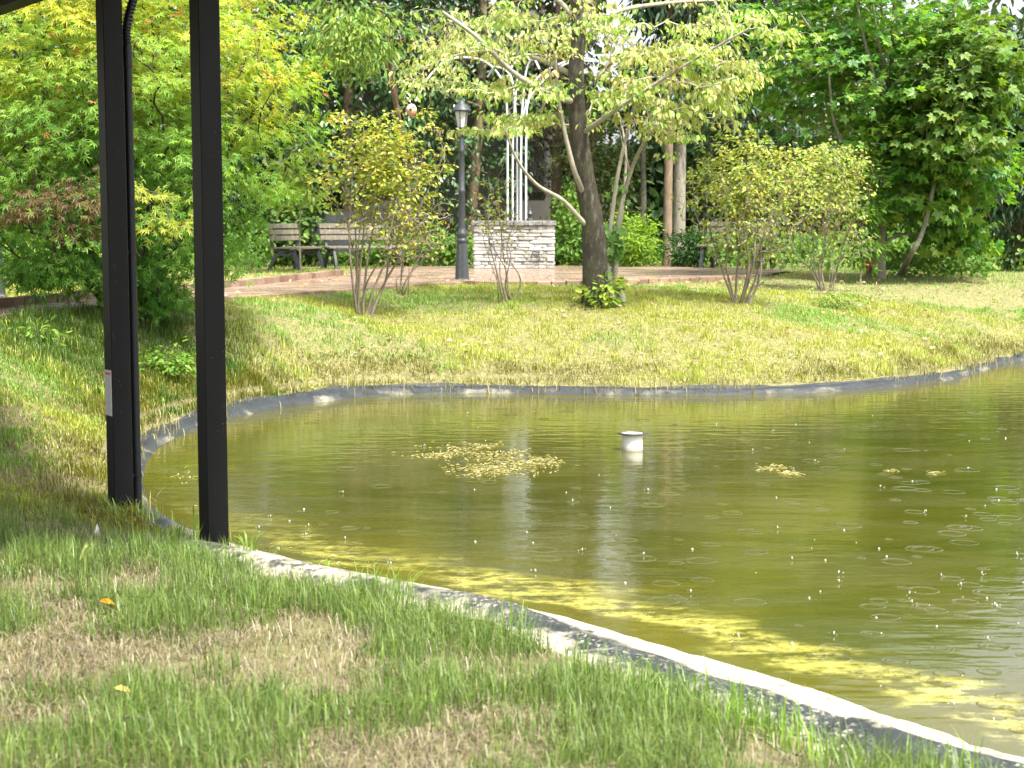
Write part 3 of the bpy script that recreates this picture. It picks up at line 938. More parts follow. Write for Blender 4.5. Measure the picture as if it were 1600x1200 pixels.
# --- Japanese maple at the left, behind the posts
rng = np.random.default_rng(11)
YM = 16.0
b0 = P(205, 500, YM); b0[2] = ground(b0[0], b0[1]) - 0.05
stems = [([b0 + [dx * .3, dy * .3, 0], P(px1, py1, YM + d1), P(px2, py2, YM + d2), P(px3, py3, YM + d3)], r, 0.016)
         for dx, dy, px1, py1, d1, px2, py2, d2, px3, py3, d3, r in [
             (-.15, 0, 150, 455, 0, 108, 405, -.3, 60, 270, -.5, .055), (0, .1, 185, 420, .2, 150, 300, .2, 100, 90, .3, .06),
             (.1, 0, 215, 420, 0, 240, 290, 0, 235, 140, -.2, .055), (.2, 0, 245, 430, .1, 310, 330, .2, 380, 190, .3, .05),
             (.1, .2, 225, 430, .6, 260, 260, 1., 300, 20, 1.2, .05), (-.1, .2, 170, 430, .5, 60, 300, .8, -60, 160, 1.0, .05)]]
cm = P(170, 165, YM); rm = (2.05, 1.75, 2.0)
def mcut(p):
    # flat-bottomed, a little higher towards the right
    return p[2] > 1.18 + 0.16 * (p[0] + 4.2) + 0.12 * math.sin(p[0] * 5)
tips = ellip_tips(900, cm, rm, rng, 0.42, mcut)
low = ellip_tips(40, P(225, 445, YM), (0.45, 0.4, 0.28), rng, 0.6)
low2 = ellip_tips(26, P(70, 425, YM - .6), (0.5, 0.3, 0.16), rng, 0.6)
brown = np.vstack([ellip_tips(26, P(105, 312, YM - 1.5), (0.42, 0.3, 0.22), rng, 0.7), ellip_tips(10, P(30, 330, YM - 1.4), (0.3, 0.2, 0.1), rng, 0.7), ellip_tips(6, P(130, 355, YM - 1.4), (0.15, 0.1, 0.12), rng, .7)])
yel = ellip_tips(10, P(228, 300, YM - 1.75), (0.2, 0.12, 0.1), rng, 0.7)
yel2 = ellip_tips(8, P(275, 350, YM - 1.75), (0.2, 0.1, 0.05), rng, 0.7)
nb_, ny_ = len(tips), None
alltips = np.vstack([tips, low, low2, brown, yel, yel2])
ids = np.concatenate([np.zeros(len(tips)), np.zeros(len(low)), np.zeros(len(low2)), np.ones(len(brown)), np.full(len(yel) + len(yel2), 2)])
def maple_col(pos, ti, tips_, rng):
    hgt = sstep(1.6, 3.7, pos[:, 2]); tn = rng.random(len(tips_))[ti]
    big = fbm(pos[:, 0] * 1.3 + 5, pos[:, 2] * 1.3 + pos[:, 1] * .7, 5)
    k = np.clip(hgt * 0.62 + (tn - .5) * 0.5 + (big - .5) * 1.1 + rng.normal(0, .08, len(pos)), 0, 1)
    c = mixc((0.08, 0.22, 0.026), (0.23, 0.40, 0.055), np.clip(k * 2, 0, 1))
    c = c * (1 - np.clip(k * 2 - 1, 0, 1)[:, None]) + mixc((0.30, 0.43, 0.05), (0.45, 0.45, 0.045), tn) * np.clip(k * 2 - 1, 0, 1)[:, None]
    sp = ids[ti]
    c = np.where(((sp == 1) & (rng.random(len(pos)) < .8))[:, None], mixc((0.11, 0.065, 0.035), (0.20, 0.15, 0.06), rng.random(len(pos))), c)
    c = np.where((sp == 2)[:, None], mixc((0.22, 0.34, 0.04), (0.38, 0.38, 0.05), rng.random(len(pos))), c)
    red = rng.random(len(pos)) < 0.03 * hgt
    c = np.where(red[:, None], np.array([[0.36, 0.16, 0.05]]), c)
    return c * rng.uniform(0.85, 1.15, (len(pos), 1))
tree("japanese_maple", "low spreading maple with fine star leaves turning yellow on top, behind the black posts", "tree",
     stems, alltips, T_JMAPLE, 0.085, 34, 0.14, 0.35, maple_col, 'bark_black', 'leaf_maple', 1, droop=0.7, facing=0.45, center=cm - np.array([0, 0, .6]), r_tip=0.0035, perw=np.where(ids == 1, .34, np.where(ids == 2, .22, 1.0)))

# --- the tree with a dark trunk on the bank (layered drooping leaves)
YD = 20.0
bd = gp(928, 476); YD = bd[1]
rng = np.random.default_rng(21)
st_d = [([bd - [0, 0, .08], P(930, 440, YD), P(926, 350, YD), P(912, 270, YD), P(903, 190, YD), P(900, 110, YD), P(904, 50, YD), P(896, -60, YD), P(890, -180, YD)], 0.175, 0.05),
        ([P(921, 358, YD), P(905, 340, YD - .15), P(878, 312, YD - .3), P(838, 288, YD - .6), P(808, 250, YD - .9), P(790, 205, YD - 1.1)], 0.034, 0.013),
        ([P(915, 310, YD), P(906, 288, YD - .15), P(896, 262, YD - .3), P(882, 205, YD - .4), P(872, 150, YD - .5), P(868, 90, YD - .6)], 0.04, 0.014),
        ([P(898, 160, YD), P(855, 145, YD - .4), P(800, 112, YD - .8), P(745, 58, YD - 1.2), P(690, 18, YD - 1.5)], 0.045, 0.02),
        ([P(900, 120, YD), P(850, 95, YD + .4), P(790, 80, YD + .9), P(720, 85, YD + 1.3), P(650, 110, YD + 1.6)], 0.04, 0.013),
        ([P(908, 210, YD), P(950, 180, YD - .5), P(1010, 140, YD - .9), P(1090, 90, YD - 1.2), P(1170, 45, YD - 1.5)], 0.035, 0.012),
        ([P(902, 60, YD), P(960, 20, YD + .3), P(1040, 5, YD + .5), P(1130, 0, YD + .6)], 0.04, 0.014),
        ([P(900, 30, YD), P(860, -10, YD), P(800, -40, YD - .3)], 0.04, 0.014)]
def layer(cells, rng):
    out = []
    for (x0, x1, y0, y1, n, ysp) in cells:
        for _ in range(n):
            px = rng.uniform(x0, x1); py = rng.uniform(y0, y1)
            out.append(P(px, py, YD + rng.uniform(-ysp, ysp)))
    return np.array(out)
tips = layer([(640, 860, 18, 60, 44, 1.6), (690, 900, 62, 92, 30, 1.4), (615, 720, 100, 150, 22, 1.4), (730, 900, 118, 150, 34, 1.5), (745, 870, 178, 205, 26, 1.2),
              (870, 1000, 10, 60, 30, 1.3), (940, 1130, 65, 100, 44, 1.5), (1060, 1240, 15, 60, 40, 1.5), (1080, 1200, 95, 135, 34, 1.4), (1000, 1160, 125, 175, 40, 1.5),
              (925, 1010, 110, 160, 20, 1.2), (1010, 1090, 170, 215, 14, 1.0), (1040, 1085, 205, 245, 7, .4), (880, 930, 185, 205, 5, .6), (780, 1150, -70, 5, 60, 1.6),
              (690, 800, 200, 215, 6, .7), (640, 700, 60, 100, 10, 1.0)], rng)
dog_pal = palette([(0.16, 0.33, 0.05), (0.25, 0.41, 0.08), (0.34, 0.45, 0.13), (0.44, 0.46, 0.19), (0.44, 0.33, 0.19)], 0.55)
tree("dogwood_tree", "tree on the pond bank with thick dark trunk and tiers of drooping pale green leaves", "tree",
     st_d, tips, T_OV, 0.076, 20, 0.075, 0.3, dog_pal, 'bark_dark', 'leaf_soft', 2, droop=1.7, facing=0.15, r_tip=0.004, center=P(920, 300, YD), along=0.7, bark2='bark_pale', up=-.02, bare=.1)

# --- pale several-stemmed tree just behind it
rng = np.random.default_rng(31)
YS = bd[1] + 0.9
bs = P(958, 470, YS); bs[2] = ground(bs[0], bs[1]) - .05
st_s = [([bs, P(950, 420, YS), P(955, 350, YS), P(966, 270, YS), P(985, 190, YS), P(1008, 130, YS - .2), P(1030, 60, YS - .3)], 0.042, 0.012),
        ([bs + [.03, .05, 0], P(962, 410, YS), P(968, 340, YS), P(985, 270, YS), P(1012, 215, YS - .3), P(1060, 165, YS - .6), P(1120, 110, YS - .8)], 0.045, 0.011),
        ([bs + [.06, 0, 0], P(960, 400, YS + .1), P(972, 330, YS + .1), P(978, 250, YS + .2), P(972, 200, YS + .3), P(955, 150, YS + .5)], 0.034, 0.01),
        ([P(985, 270, YS), P(975, 235, YS), P(968, 205, YS), P(960, 195, YS)], 0.018, .006)]
tips = np.vstack([layer([(960, 1160, 60, 130, 40, 1.3), (990, 1160, 140, 200, 24, 1.2), (940, 1000, 130, 190, 12, .8)], rng)])
tree("slender_tree", "pale grey tree of several slim leaning stems close behind the dark trunk", "tree",
     st_s, tips, T_OV, 0.09, 10, 0.12, 0.3, palette([(0.2, 0.3, 0.06), (0.3, 0.36, 0.09), (0.38, 0.34, 0.12)], .5), 'bark_pale', 'leaf_soft', 3, droop=1.6, facing=.15, r_tip=0.004)
# ivy leaves climbing on it, top-level plant
iv = []
for s in st_s[:2]:
    d = densify(s[0], .05)
    d = d[(d[:, 2] < 2.6)]
    for p in d:
        if rng.random() < .55: iv.append(p + rng.normal(0, .06, 3))
for _ in range(40): iv.append(P(rng.uniform(945, 972), rng.uniform(355, 405), YS - .1) + rng.normal(0, .03, 3))
iv = np.array(iv); n = len(iv)
me = leaf_mesh("ivy", T_BMAPLE, iv, rng.normal(size=(n, 3)) * .5 + np.array([0, -.3, -.8]), rng.normal(size=(n, 3)) * .4 + np.array([0, -1, .3]),
               rng.uniform(.07, .15, n), palette([(0.08, 0.2, 0.05), (0.2, 0.36, 0.09)])(iv, np.zeros(n, int), iv[:1], rng), M['leaf_soft'])
tag(link("ivy", me, kind="stuff"), "broad green ivy leaves climbing the pale slim stems", "ivy")

# --- twiggy shrubs on the lawn
def shrub(label, px, py, ctr, rad, ntips, nst, seed, per, leafsz, pal, group="bare-legged shrubs on the lawn", low=None, spread=0.042, stemr=0.02, along=.7):
    rng = np.random.default_rng(seed)
    b = gp(px, py); y = b[1]
    c = P(ctr[0], ctr[1], y); k = y / FPX
    rx, rz = rad[0] * k, rad[1] * k
    stems = []
    for i in range(nst):
        a = 2 * math.pi * i / nst + rng.uniform(-.5, .5); q = rng.uniform(.3, .95)
        top = c + np.array([math.cos(a) * rx * q, math.sin(a) * rx * q, rz * rng.uniform(-.5, .5)])
        bb = b + np.array([math.cos(a), math.sin(a), 0]) * rng.uniform(.02, .12) - [0, 0, .05]
        m1 = bb * .7 + top * .3 + rng.normal(0, .045, 3); m2 = bb * .35 + top * .65 + rng.normal(0, .08, 3)
        stems.append(([bb, m1, m2, top], stemr * rng.uniform(.5, 1.15), .005))
    tips = ellip_tips(ntips, c, (rx, rx, rz), rng, .6)
    nz_ = vn(tips[:, 0] * 1.9 + seed, tips[:, 2] * 1.9 + tips[:, 1], seed)
    tips = c + (tips - c) * (.62 + .8 * nz_)[:, None]
    pw = np.clip(.25 + .85 * (tips[:, 2] - c[2] + .5 * rz) / rz, .06, 1.3)
    if low is not None:
        tips = np.vstack([tips, ellip_tips(low[4], P(low[0], low[1], y), (low[2] * k, low[2] * k, low[3] * k), rng, .6)])
        pw = np.concatenate([pw, np.full(low[4], .14)])
    return tree("shrub", label, "shrub", stems, tips, T_OV, leafsz, per, spread, .6, pal, 'twig', 'leaf_soft', seed + 100, group,
                perw=pw, bare=.25, droop=.5, facing=.5, r_tip=.0033, along=along, bend=.3, beta=.15, jit=.06, step=.07)
pal_sh = palette([(0.16, 0.27, 0.04), (0.26, 0.35, 0.055), (0.38, 0.40, 0.065), (0.40, 0.31, 0.07)], .45)
pal_br = palette([(0.22, 0.17, 0.06), (0.33, 0.28, 0.06), (0.38, 0.28, 0.10)], .4)
shrub("tall twiggy shrub with yellow green leaves, between the right post and the lamp post", 565, 492, (603, 275), (100, 114), 620, 10, 41, 10, .06, pal_sh, low=(625, 350, 92, 62, 380), stemr=.02)
shrub("small bare shrub of thin brown twigs behind the tall shrub, near the lamp post", 628, 460, (650, 370), (58, 55), 200, 7, 42, 1.2, .05, pal_br, stemr=.013)
shrub("sparse narrow shrub with upright bare twigs in front of the stone plinth", 793, 472, (775, 340), (48, 75), 210, 8, 43, 1.6, .055, pal_sh, stemr=.014)
shrub("rounded shrub with forked grey legs, right of the dark trunk and before a bench", 1155, 473, (1170, 302), (106, 94), 760, 10, 44, 9, .06, palette([(0.13, 0.25, 0.045), (0.23, 0.33, 0.06), (0.36, 0.40, 0.09), (0.35, 0.31, 0.07)], .45), low=(1170, 365, 88, 50, 240), stemr=.02)
shrub("shrub with a thicket of fine stems beside the red wrapped stump", 1290, 455, (1285, 292), (92, 98), 640, 13, 45, 9, .06, palette([(0.13, 0.26, 0.05), (0.23, 0.34, 0.07), (0.36, 0.40, 0.10), (0.34, 0.31, 0.07)], .45), low=(1325, 370, 50, 50, 160), stemr=.013)

# --- broad-leaved maple on the right
rng = np.random.default_rng(51)
YB = 26.0
bb_ = P(1378, 432, YB); bb_[2] = ground(bb_[0], bb_[1]) - .05
st_b = [([bb_, P(1378, 370, YB), P(1384, 270, YB), P(1388, 170, YB + .1), P(1394, 80, YB + .1), P(1400, -60, YB)], .075, .025),
        ([P(1384, 250, YB), P(1372, 150, YB - .4), P(1350, 60, YB - .8), P(1330, -40, YB - 1)], .04, .014),
        ([P(1390, 140, YB), P(1375, 80, YB - .5), P(1362, 0, YB - .9)], .035, .014),
        ([P(1388, 170, YB + .1), P(1300, 110, YB + .7), P(1250, 40, YB + 1), P(1220, -40, YB + 1)], .035, .014),
        ([P(1384, 270, YB), P(1310, 210, YB - .5), P(1290, 90, YB - .8), P(1250, 20, YB - 1)], .035, .012),
        ([P(1386, 230, YB), P(1440, 150, YB - .7), P(1490, 20, YB - 1), P(1510, -60, YB - 1)], .035, .012)]
def bcut(p):
    return True
tb = np.vstack([ellip_tips(350, P(1340, 62, YB), (2.1, 1.9, 2.1), rng, .5, lambda p: p[2] > 3.0),
                ellip_tips(270, P(1460, 250, YB - .2), (1.28, 1.2, 1.35), rng, .45, lambda p: p[2] > 1.75 - .25 * (p[0] - 6.0)),
                ellip_tips(36, P(1500, 375, YB - .1), (0.55, .6, .3), rng, .5)])
bpal = palette([(0.055, 0.19, 0.03), (0.09, 0.26, 0.035), (0.16, 0.32, 0.045), (0.28, 0.37, 0.05)], .55)
tree("broadleaf_maple", "large green maple with broad lobed leaves over the right end of the lawn", "tree",
     st_b, tb, T_BMAPLE, .145, 14, .17, .22, bpal, 'bark_grey', 'leaf_thin', 5, droop=.5, facing=.5, r_tip=.005, center=P(1370, 250, YB))
st_b2 = [([gp(1403, 431) - [0, 0, .05], P(1425, 395, YB - .8), P(1442, 360, YB - .8), P(1462, 280, YB - .8), P(1485, 190, YB - .9), P(1520, 70, YB - 1)], .062, .02)]
tb2 = ellip_tips(170, P(1505, 150, YB - .9), (.9, .9, 1.45), rng, .5)
tree("leaning_maple", "smaller maple with bare trunk leaning right at the lawn's shaded edge", "tree",
     st_b2, tb2, T_BMAPLE, .15, 14, .17, .25, palette([(0.05, 0.14, 0.02), (0.11, 0.22, 0.03), (0.2, 0.27, 0.04)], .5), 'bark_grey', 'leaf_maple', 6, droop=.5, facing=.5, r_tip=.005)

# --- evergreens and conifers behind
def evergreen(label, px, y, r, z0, z1, seed, pal, leafsz=.13, ntip=420, per=22, tmpl=T_OV, mat='leaf_glossy', bark='bark_brown', trunk_r=.14, name="evergreen_tree",
              group="evergreen trees behind the plaza", ry=None, spread=.2, droop=.6, taper=0.0):
    rng = np.random.default_rng(seed)
    b = P(px, 400, y); b[2] = ground(b[0], b[1]) - .1
    top = np.array([b[0] + rng.uniform(-.2, .2), y, z1 * .96])
    stems = [([b, b * .5 + top * .5 + rng.normal(0, .15, 3) * [1, 1, 0], top], trunk_r, .03)]
    c = np.array([b[0], y, (z0 + z1) / 2]); rr = (r, ry or r * .8, (z1 - z0) / 2)
    tips = ellip_tips(ntip, c, rr, rng, .38)
    if taper:
        tips[:, :2] = c[:2] + (tips[:, :2] - c[:2]) * (1.25 - taper * (tips[:, 2:3] - z0) / (z1 - z0))
    return tree(name, label, "tree", stems, tips, tmpl, leafsz, per, spread, .5, pal, bark, mat, seed, group, droop=droop, facing=.55, r_tip=.007, along=.35)
dg = palette([(0.022, 0.07, 0.016), (0.04, 0.115, 0.025), (0.075, 0.17, 0.04)], .5)
dg2 = palette([(0.028, 0.075, 0.02), (0.05, 0.12, 0.035), (0.09, 0.17, 0.05)], .5)
evergreen("tall glossy evergreen of dark oval leaves, right behind the left pair of benches", 545, 33.5, 2.0, 1.9, 10.5, 61, dg, ntip=520, per=24)
evergreen("wide evergreen tree rising behind the yellowing maple", 250, 34.5, 3.3, 1.2, 12.5, 62, dg, ntip=560, per=22)
evergreen("leafy evergreen behind the lamp post lantern", 730, 34.5, 1.8, 1.0, 12.0, 63, dg2, ntip=460, per=22)
evergreen("brownish evergreen thicket tree behind the stone plinth", 868, 36.5, 1.1, 1.5, 14.0, 64, palette([(0.04, 0.06, 0.02), (0.07, 0.09, 0.03), (0.12, 0.11, 0.045)], .5), ntip=360, per=18)
evergreen("broad evergreen deep in shade behind the large green maple", 1290, 36.0, 2.6, 1.4, 8.2, 65, dg2, ntip=420, per=20)
evergreen("evergreen at the far left edge of the garden", -40, 33.0, 3.0, 1.2, 11.0, 66, dg, ntip=380, per=20)
evergreen("smaller yellowish green tree seen between the dark trunk and the pale stems", 928, 35.4, .8, .9, 4.3, 67, palette([(0.05, 0.09, 0.02), (0.12, 0.17, 0.03), (0.22, 0.24, 0.05)], .5), .12, 150, 20, trunk_r=.07)
cg = palette([(0.012, 0.04, 0.012), (0.022, 0.065, 0.02), (0.05, 0.10, 0.035)], .5)
def conifer(label, px, y, r, z0, z1, seed, tr, bark='bark_brown', ntip=300, per=26):
    return evergreen(label, px, y, r, z0, z1, seed, cg, .2, ntip, per, T_NEEDLE, 'needle', bark, tr, "conifer_tree", "conifers behind the plaza", r, .16, .9, .8)
conifer("straight slim brown conifer trunk, left one of the close pair", 1042, 32.5, .85, 3.6, 12.5, 71, .10)
conifer("stouter grey conifer trunk, right one of the close pair", 1060, 33.4, 1.0, 3.4, 13.5, 72, .145, 'bark_grey')
conifer("dark conifer standing behind the bench on the right", 1165, 35.0, 1.6, 1.4, 10.0, 73, .13)
conifer("dark feathery conifer at the right edge of the lawn", 1590, 30.0, .9, 1.0, 5.6, 74, .1, ntip=260)
conifer("slim conifer with dead lower branches left of the close trunk pair", 1004, 35.5, .45, 3.6, 6.0, 75, .09, 'bark_grey', 40)

# far woodland that closes the view (one mass), open to the sky behind the gap
rng = np.random.default_rng(81)
def far_wood(name, n, y0, y1, zlo, zhi, xr, label, gap=None, right_low=None, thin=.30):
    x = rng.uniform(xr[0], xr[1], n); y = rng.uniform(y0, y1, n); z = zlo + (zhi - zlo) * rng.random(n)
    az = x / y
    top = zhi * (0.75 + 0.35 * fbm(x * .25, y * .25, 3))
    if right_low is not None: top = np.where(az > right_low[0], np.minimum(top, right_low[1]), top)
    k = z < top
    if gap is not None: k &= ~((az > gap[0] - .01 * np.sin(z * 2)) & (az < gap[1] + .008 * np.sin(z * 3)) & (z > gap[2] + .3 * np.sin(x * 9)))
    k &= fbm(x * .9 + z * .5, z * .9 + y * .4, 17) > thin
    pos = np.stack([x, y, z], -1)[k]; m = len(pos)
    me = leaf_mesh(name, T_OV, pos, rng.normal(size=(m, 3)) * .6 + np.array([0, -.3, -.6]), rng.normal(size=(m, 3)) * .6 + np.array([0, -.4, .7]), rng.uniform(.22, .42, m),
                   palette([(0.016, 0.045, 0.012), (0.03, 0.075, 0.02), (0.06, 0.1, 0.03)], .2)(pos, np.arange(m), pos, rng), M['leaf_soft'])
    return tag(link(name, me, kind="stuff"), label, "woodland")
far_wood("woodland", 26000, 49, 54, 0.6, 7.0, (-22, 22), "deepest row of dark woodland foliage", gap=(.058, .084, 4.2))
far_wood("woodland", 26000, 43, 47, 0.5, 4.2, (-20, 20), "dense dark lower woodland foliage behind the trees", thin=.12)
far_wood("woodland", 42000, 40, 47, 0.9, 15.0, (-19, 19), "dark mass of woodland far behind the garden", gap=(.058, .084, 4.4), right_low=(.2, 7.6))

# ------------------------------------------------------------------ low plants
def plant_mass(name, label, cat, boxes, tmpl, size, pal, mat, seed, kind="stuff", group=None):
    """leafy mass; boxes: (px0, px1, y0, y1, height, count)"""
    rng = np.random.default_rng(seed); pos = []
    for a, b, y0, y1, hh, n in boxes:
        y = rng.uniform(y0, y1, n); x = (rng.uniform(a, b, n) - 800) / FPX * y
        top = hh * (.35 + .9 * vn(x * 2.5, y * 2.0, seed))
        z = H(x, y) + top * rng.random(n) ** .6
        pos.append(np.stack([x, y, z], -1))
    pos = np.concatenate(pos); n = len(pos)
    me = leaf_mesh(name, tmpl, pos, rng.normal(size=(n, 3)) * .7 + np.array([0, -.4, -.2]), rng.normal(size=(n, 3)) * .5 + np.array([0, -.4, .8]), size * rng.uniform(.6, 1.3, n),
                   pal(pos, np.arange(n), pos, rng), M[mat])
    o = link(name, me, kind=kind)
    return tag(o, label, cat, group)
gcov = palette([(0.05, 0.13, 0.02), (0.10, 0.22, 0.03), (0.2, 0.3, 0.05)], .2)
plant_mass("undergrowth", "low leafy undergrowth along the back edge of the plaza", "undergrowth",
           [(430, 1100, 32.4, 34.5, .5, 3600), (1100, 1640, 29.0, 33.5, .7, 4200), (560, 740, 32.2, 33.5, .8, 1500), (860, 930, 32.5, 34, 1.6, 1200), (-50, 430, 30, 33, .8, 3000)], T_OV, .12, gcov, 'leaf_soft', 90)
plant_mass("undergrowth", "leafy weeds growing round the foot of the leaning trunk", "undergrowth", [(1385, 1545, 26.6, 28.5, .55, 1600)], T_OV, .1, gcov, 'leaf_soft', 91)

def bush(label, px, y, rx, z1, n, seed, pal, tmpl=T_NARROW, size=.1, mat='leaf_soft', name="bush"):
    rng = np.random.default_rng(seed)
    b = P(px, 400, y); b[2] = ground(b[0], b[1]) - .03
    c = b + [0, 0, z1 * .55]
    tips = ellip_tips(n, c, (rx, rx * .8, z1 * .5), rng, .4)
    st = [([b, c + [.02, 0, 0]], .02, .008)]
    return tree(name, label, "bush", st, tips, tmpl, size, 16, .08, .6, pal, 'twig', mat, seed, None, droop=.3, facing=.5, r_tip=.003, along=.5)
rng = np.random.default_rng(130)
sb0 = P(470, 425, 28.6); sb0[2] = ground(sb0[0], sb0[1])
tree("sapling", "slim sapling with long pale leaves arching over the left benches", "sapling",
     [([sb0, P(468, 360, 28.6), P(472, 300, 28.5)], .02, .008)], ellip_tips(46, P(468, 275, 28.5), (.5, .4, .62), rng, .5), T_NARROW, .17, 9, .1, .5,
     palette([(0.13, 0.27, 0.04), (0.24, 0.36, 0.08), (0.34, 0.38, 0.10)], .4), 'twig', 'leaf_soft', 131, droop=.5, facing=.5, r_tip=.004)
sb1 = P(640, 420, 33.6); sb1[2] = ground(sb1[0], sb1[1])
tree("overhanging_tree", "light green tree whose leafy boughs hang above the tall twiggy shrub", "tree",
     [([sb1, P(640, 330, 33.5), P(625, 200, 32.6), P(600, 90, 30.8), P(570, 40, 28.8)], .08, .02), ([P(625, 200, 32.6), P(605, 60, 31.5), P(575, -60, 29.5), P(560, -110, 28)], .05, .02)], np.vstack([ellip_tips(120, P(548, 55, 27.4), (.95, .7, .72), rng, .5), ellip_tips(60, P(560, -110, 27.4), (1.1, .8, .8), rng, .5)]), T_NARROW, .14, 15, .14, .5,
     palette([(0.10, 0.22, 0.04), (0.18, 0.31, 0.06), (0.30, 0.36, 0.07)], .5), 'bark_brown', 'leaf_soft', 132, droop=.8, facing=.4, r_tip=.004)
bush("bright yellow green feathery bush in the gap right of the pale stems", 985, 31.8, .55, 1.05, 150, 92, palette([(0.10, 0.24, 0.02), (0.2, 0.36, 0.03), (0.3, 0.4, 0.05)], .3))
bush("dark green fern-like bush beside the bench on the right", 1085, 31.5, .6, .75, 110, 93, palette([(0.02, 0.07, 0.015), (0.04, 0.11, 0.02)], .3))
bush("dark leafy bush between the two left benches", 458, 32.6, .8, 1.3, 130, 94, palette([(0.03, 0.08, 0.02), (0.08, 0.17, 0.03), (0.2, 0.28, 0.06)], .3), T_OV, .14)
bush("leafy sapling sprouting at the foot of the dark trunk", 943, bd[1] - .2, .24, .34, 13, 95, palette([(0.1, 0.24, 0.03), (0.24, 0.36, 0.05), (0.36, 0.37, 0.06)], .3), T_OV, .1)
bush("low broadleaf weeds at the foot of the left maple", 255, 15.0, .34, .22, 26, 96, palette([(0.08, 0.2, 0.02), (0.18, 0.32, 0.04)], .3), T_OV, .06)
bush("lime green seedling in the lawn left of the posts", 57, 14.2, .11, .2, 6, 97, palette([(0.12, 0.25, 0.03), (0.2, 0.34, 0.05)], .3), T_NARROW, .085)
bush("tall feathery green weed rising out of the thicket shrub", 1345, 25.2, .3, 2.3, 70, 98, palette([(0.1, 0.24, 0.03), (0.2, 0.34, 0.06)], .3), T_NARROW, .13)
bush("low green weeds at the foot of the thicket shrub", 1310, 21.9, .4, .16, 26, 99, palette([(0.09, 0.2, 0.03), (0.2, 0.32, 0.06)], .3), T_NARROW, .07)

# ------------------------------------------------------------------ shelter with two black posts
tdir = np.array([-0.57, 0.8217]); tdir /= np.linalg.norm(tdir); ndir = np.array([tdir[1], -tdir[0]])
ang = math.atan2(tdir[1], tdir[0])
p1 = gp(190, 800); p2 = gp(335, 857)
SH_TOP = 3.27
root = thing("shelter", "black metal shelter with two square posts and a downpipe at the pond end", "shelter", (p2[0], p2[1], p2[2]), ang)
rel = lambda p: np.array([(p[0] - p2[0]) * tdir[0] + (p[1] - p2[1]) * tdir[1], (p[0] - p2[0]) * -tdir[1] + (p[1] - p2[1]) * tdir[0], p[2] - p2[2]])
q1 = rel(p1); q1[1] = 0.0
hz = SH_TOP - p2[2]
posts = []
for q in (np.array([0, 0, 0.0]), q1):
    m = MB(); zb = q[2] - .12
    m.box((q[0], q[1], (zb + hz) / 2), (.12, .12, hz - zb))
    posts.append(m.build("post", M['black_metal'], root, bevel=.004))
# beam on the posts, running on past them; shallow gutter lip; roof over the near lawn
m = MB(); m.box((2.0, 0, hz + .075), (8.4, .14, .15)); m.build("beam", M['black_metal'], root, bevel=.004)
m = MB(); m.box((2.0, .078, hz + .045), (8.4, .012, .02)); m.box((2.0, .08, hz + .10), (8.4, .014, .03)); m.build("gutter_lip", M['black_metal'], root)
m = MB(); m.box((2.0, 2.2, hz + .19), (8.6, 4.9, .07)); m.build("roof_panel", M['black_metal'], root)
for q in ((-1.2, 4.2), (5.6, 4.2)):
    m = MB(); m.box((q[0] - .4, q[1], (hz - .1) / 2), (.12, .12, hz + .1)); m.build("post", M['black_metal'], root, bevel=.004)
m = MB(); m.box((2.0, 4.2, hz + .075), (8.4, .14, .15)); m.build("beam", M['black_metal'], root, bevel=.004)
# downpipe on the pond side of the far post (local -y is towards the pond)
dp = np.array([q1[0] + .012, -.112])
m = MB(); zc = 1.12 + CZ - p2[2] - .42
def zpx(py): return P(200, py, p1[1])[2] - p2[2]
m.tube([(dp[0], dp[1], q1[2] - .1), (dp[0], dp[1], zpx(68))], .0255, 18); pipe = m.build("downpipe", M['black_plastic'], root, True)
m = MB(); m.tube([(dp[0], dp[1], zpx(103)), (dp[0], dp[1], zpx(100))], .031, 18); m.tube([(dp[0], dp[1], zpx(100)), (dp[0], dp[1], zpx(68))], .0285, 18); m.build("coupling", M['black_plastic'], pipe, True)
for py in (394, 745):
    m = MB(); z = zpx(py); m.tube([(dp[0], dp[1], z - .012), (dp[0], dp[1], z + .012)], .030, 18); m.box((dp[0], dp[1] + .045, z), (.03, .05, .022)); m.build("pipe_clip", M['black_plastic'], pipe)
m = MB()
cv = arc_pts([(dp[0], dp[1], zpx(70)), (dp[0], dp[1] - .0, zpx(40)), (dp[0] - .01, dp[1] - .03, zpx(5)), (dp[0] - .02, dp[1] - .07, zpx(-30)), (dp[0] - .02, dp[1] - .05, zpx(-58)), (dp[0], dp[1] + .05, zpx(-75))], 120)
rr = .026 + .0022 * np.sign(np.sin(np.arange(len(cv)) * 1.6))
m.tube(cv, rr, 16); m.build("flexible_hose", M['black_plastic'], pipe, True)
# notice plate on the shaded face of the far post
t = NT("notice_print")
tc = t.obj(); sx = t.n("ShaderNodeSeparateXYZ"); t.l(tc, sx.inputs[0])
ln = t.math('SINE', t.math('MULTIPLY', sx.outputs[2], 420.0))
brk = t.noise(160, 2, .5, tc)
lf = t.math('MULTIPLY', t.ramp(ln, [(0.55, 0.0), (0.8, 1.0)]).outputs[0], t.ramp(brk.outputs[0], [(0.45, 0.0), (0.55, .5)]).outputs[0])
t.principled(t.mix(lf, (0.42, 0.44, 0.42), (0.16, 0.17, 0.16)), .4)
zt, zb = zpx(577), zpx(648)
# the -n face (towards the lawn) is local +y; the plate fills most of its width
m = MB(); m.box((q1[0], .0605 + .0015, (zt + zb) / 2), (.104, .003, zt - zb)); pl = m.build("notice_plate", t.m, posts[1])
m = MB(); m.box((q1[0], .0605 + .0035, zt - .022), (.092, .001, .012)); m.build("red_heading", M['red'], pl)

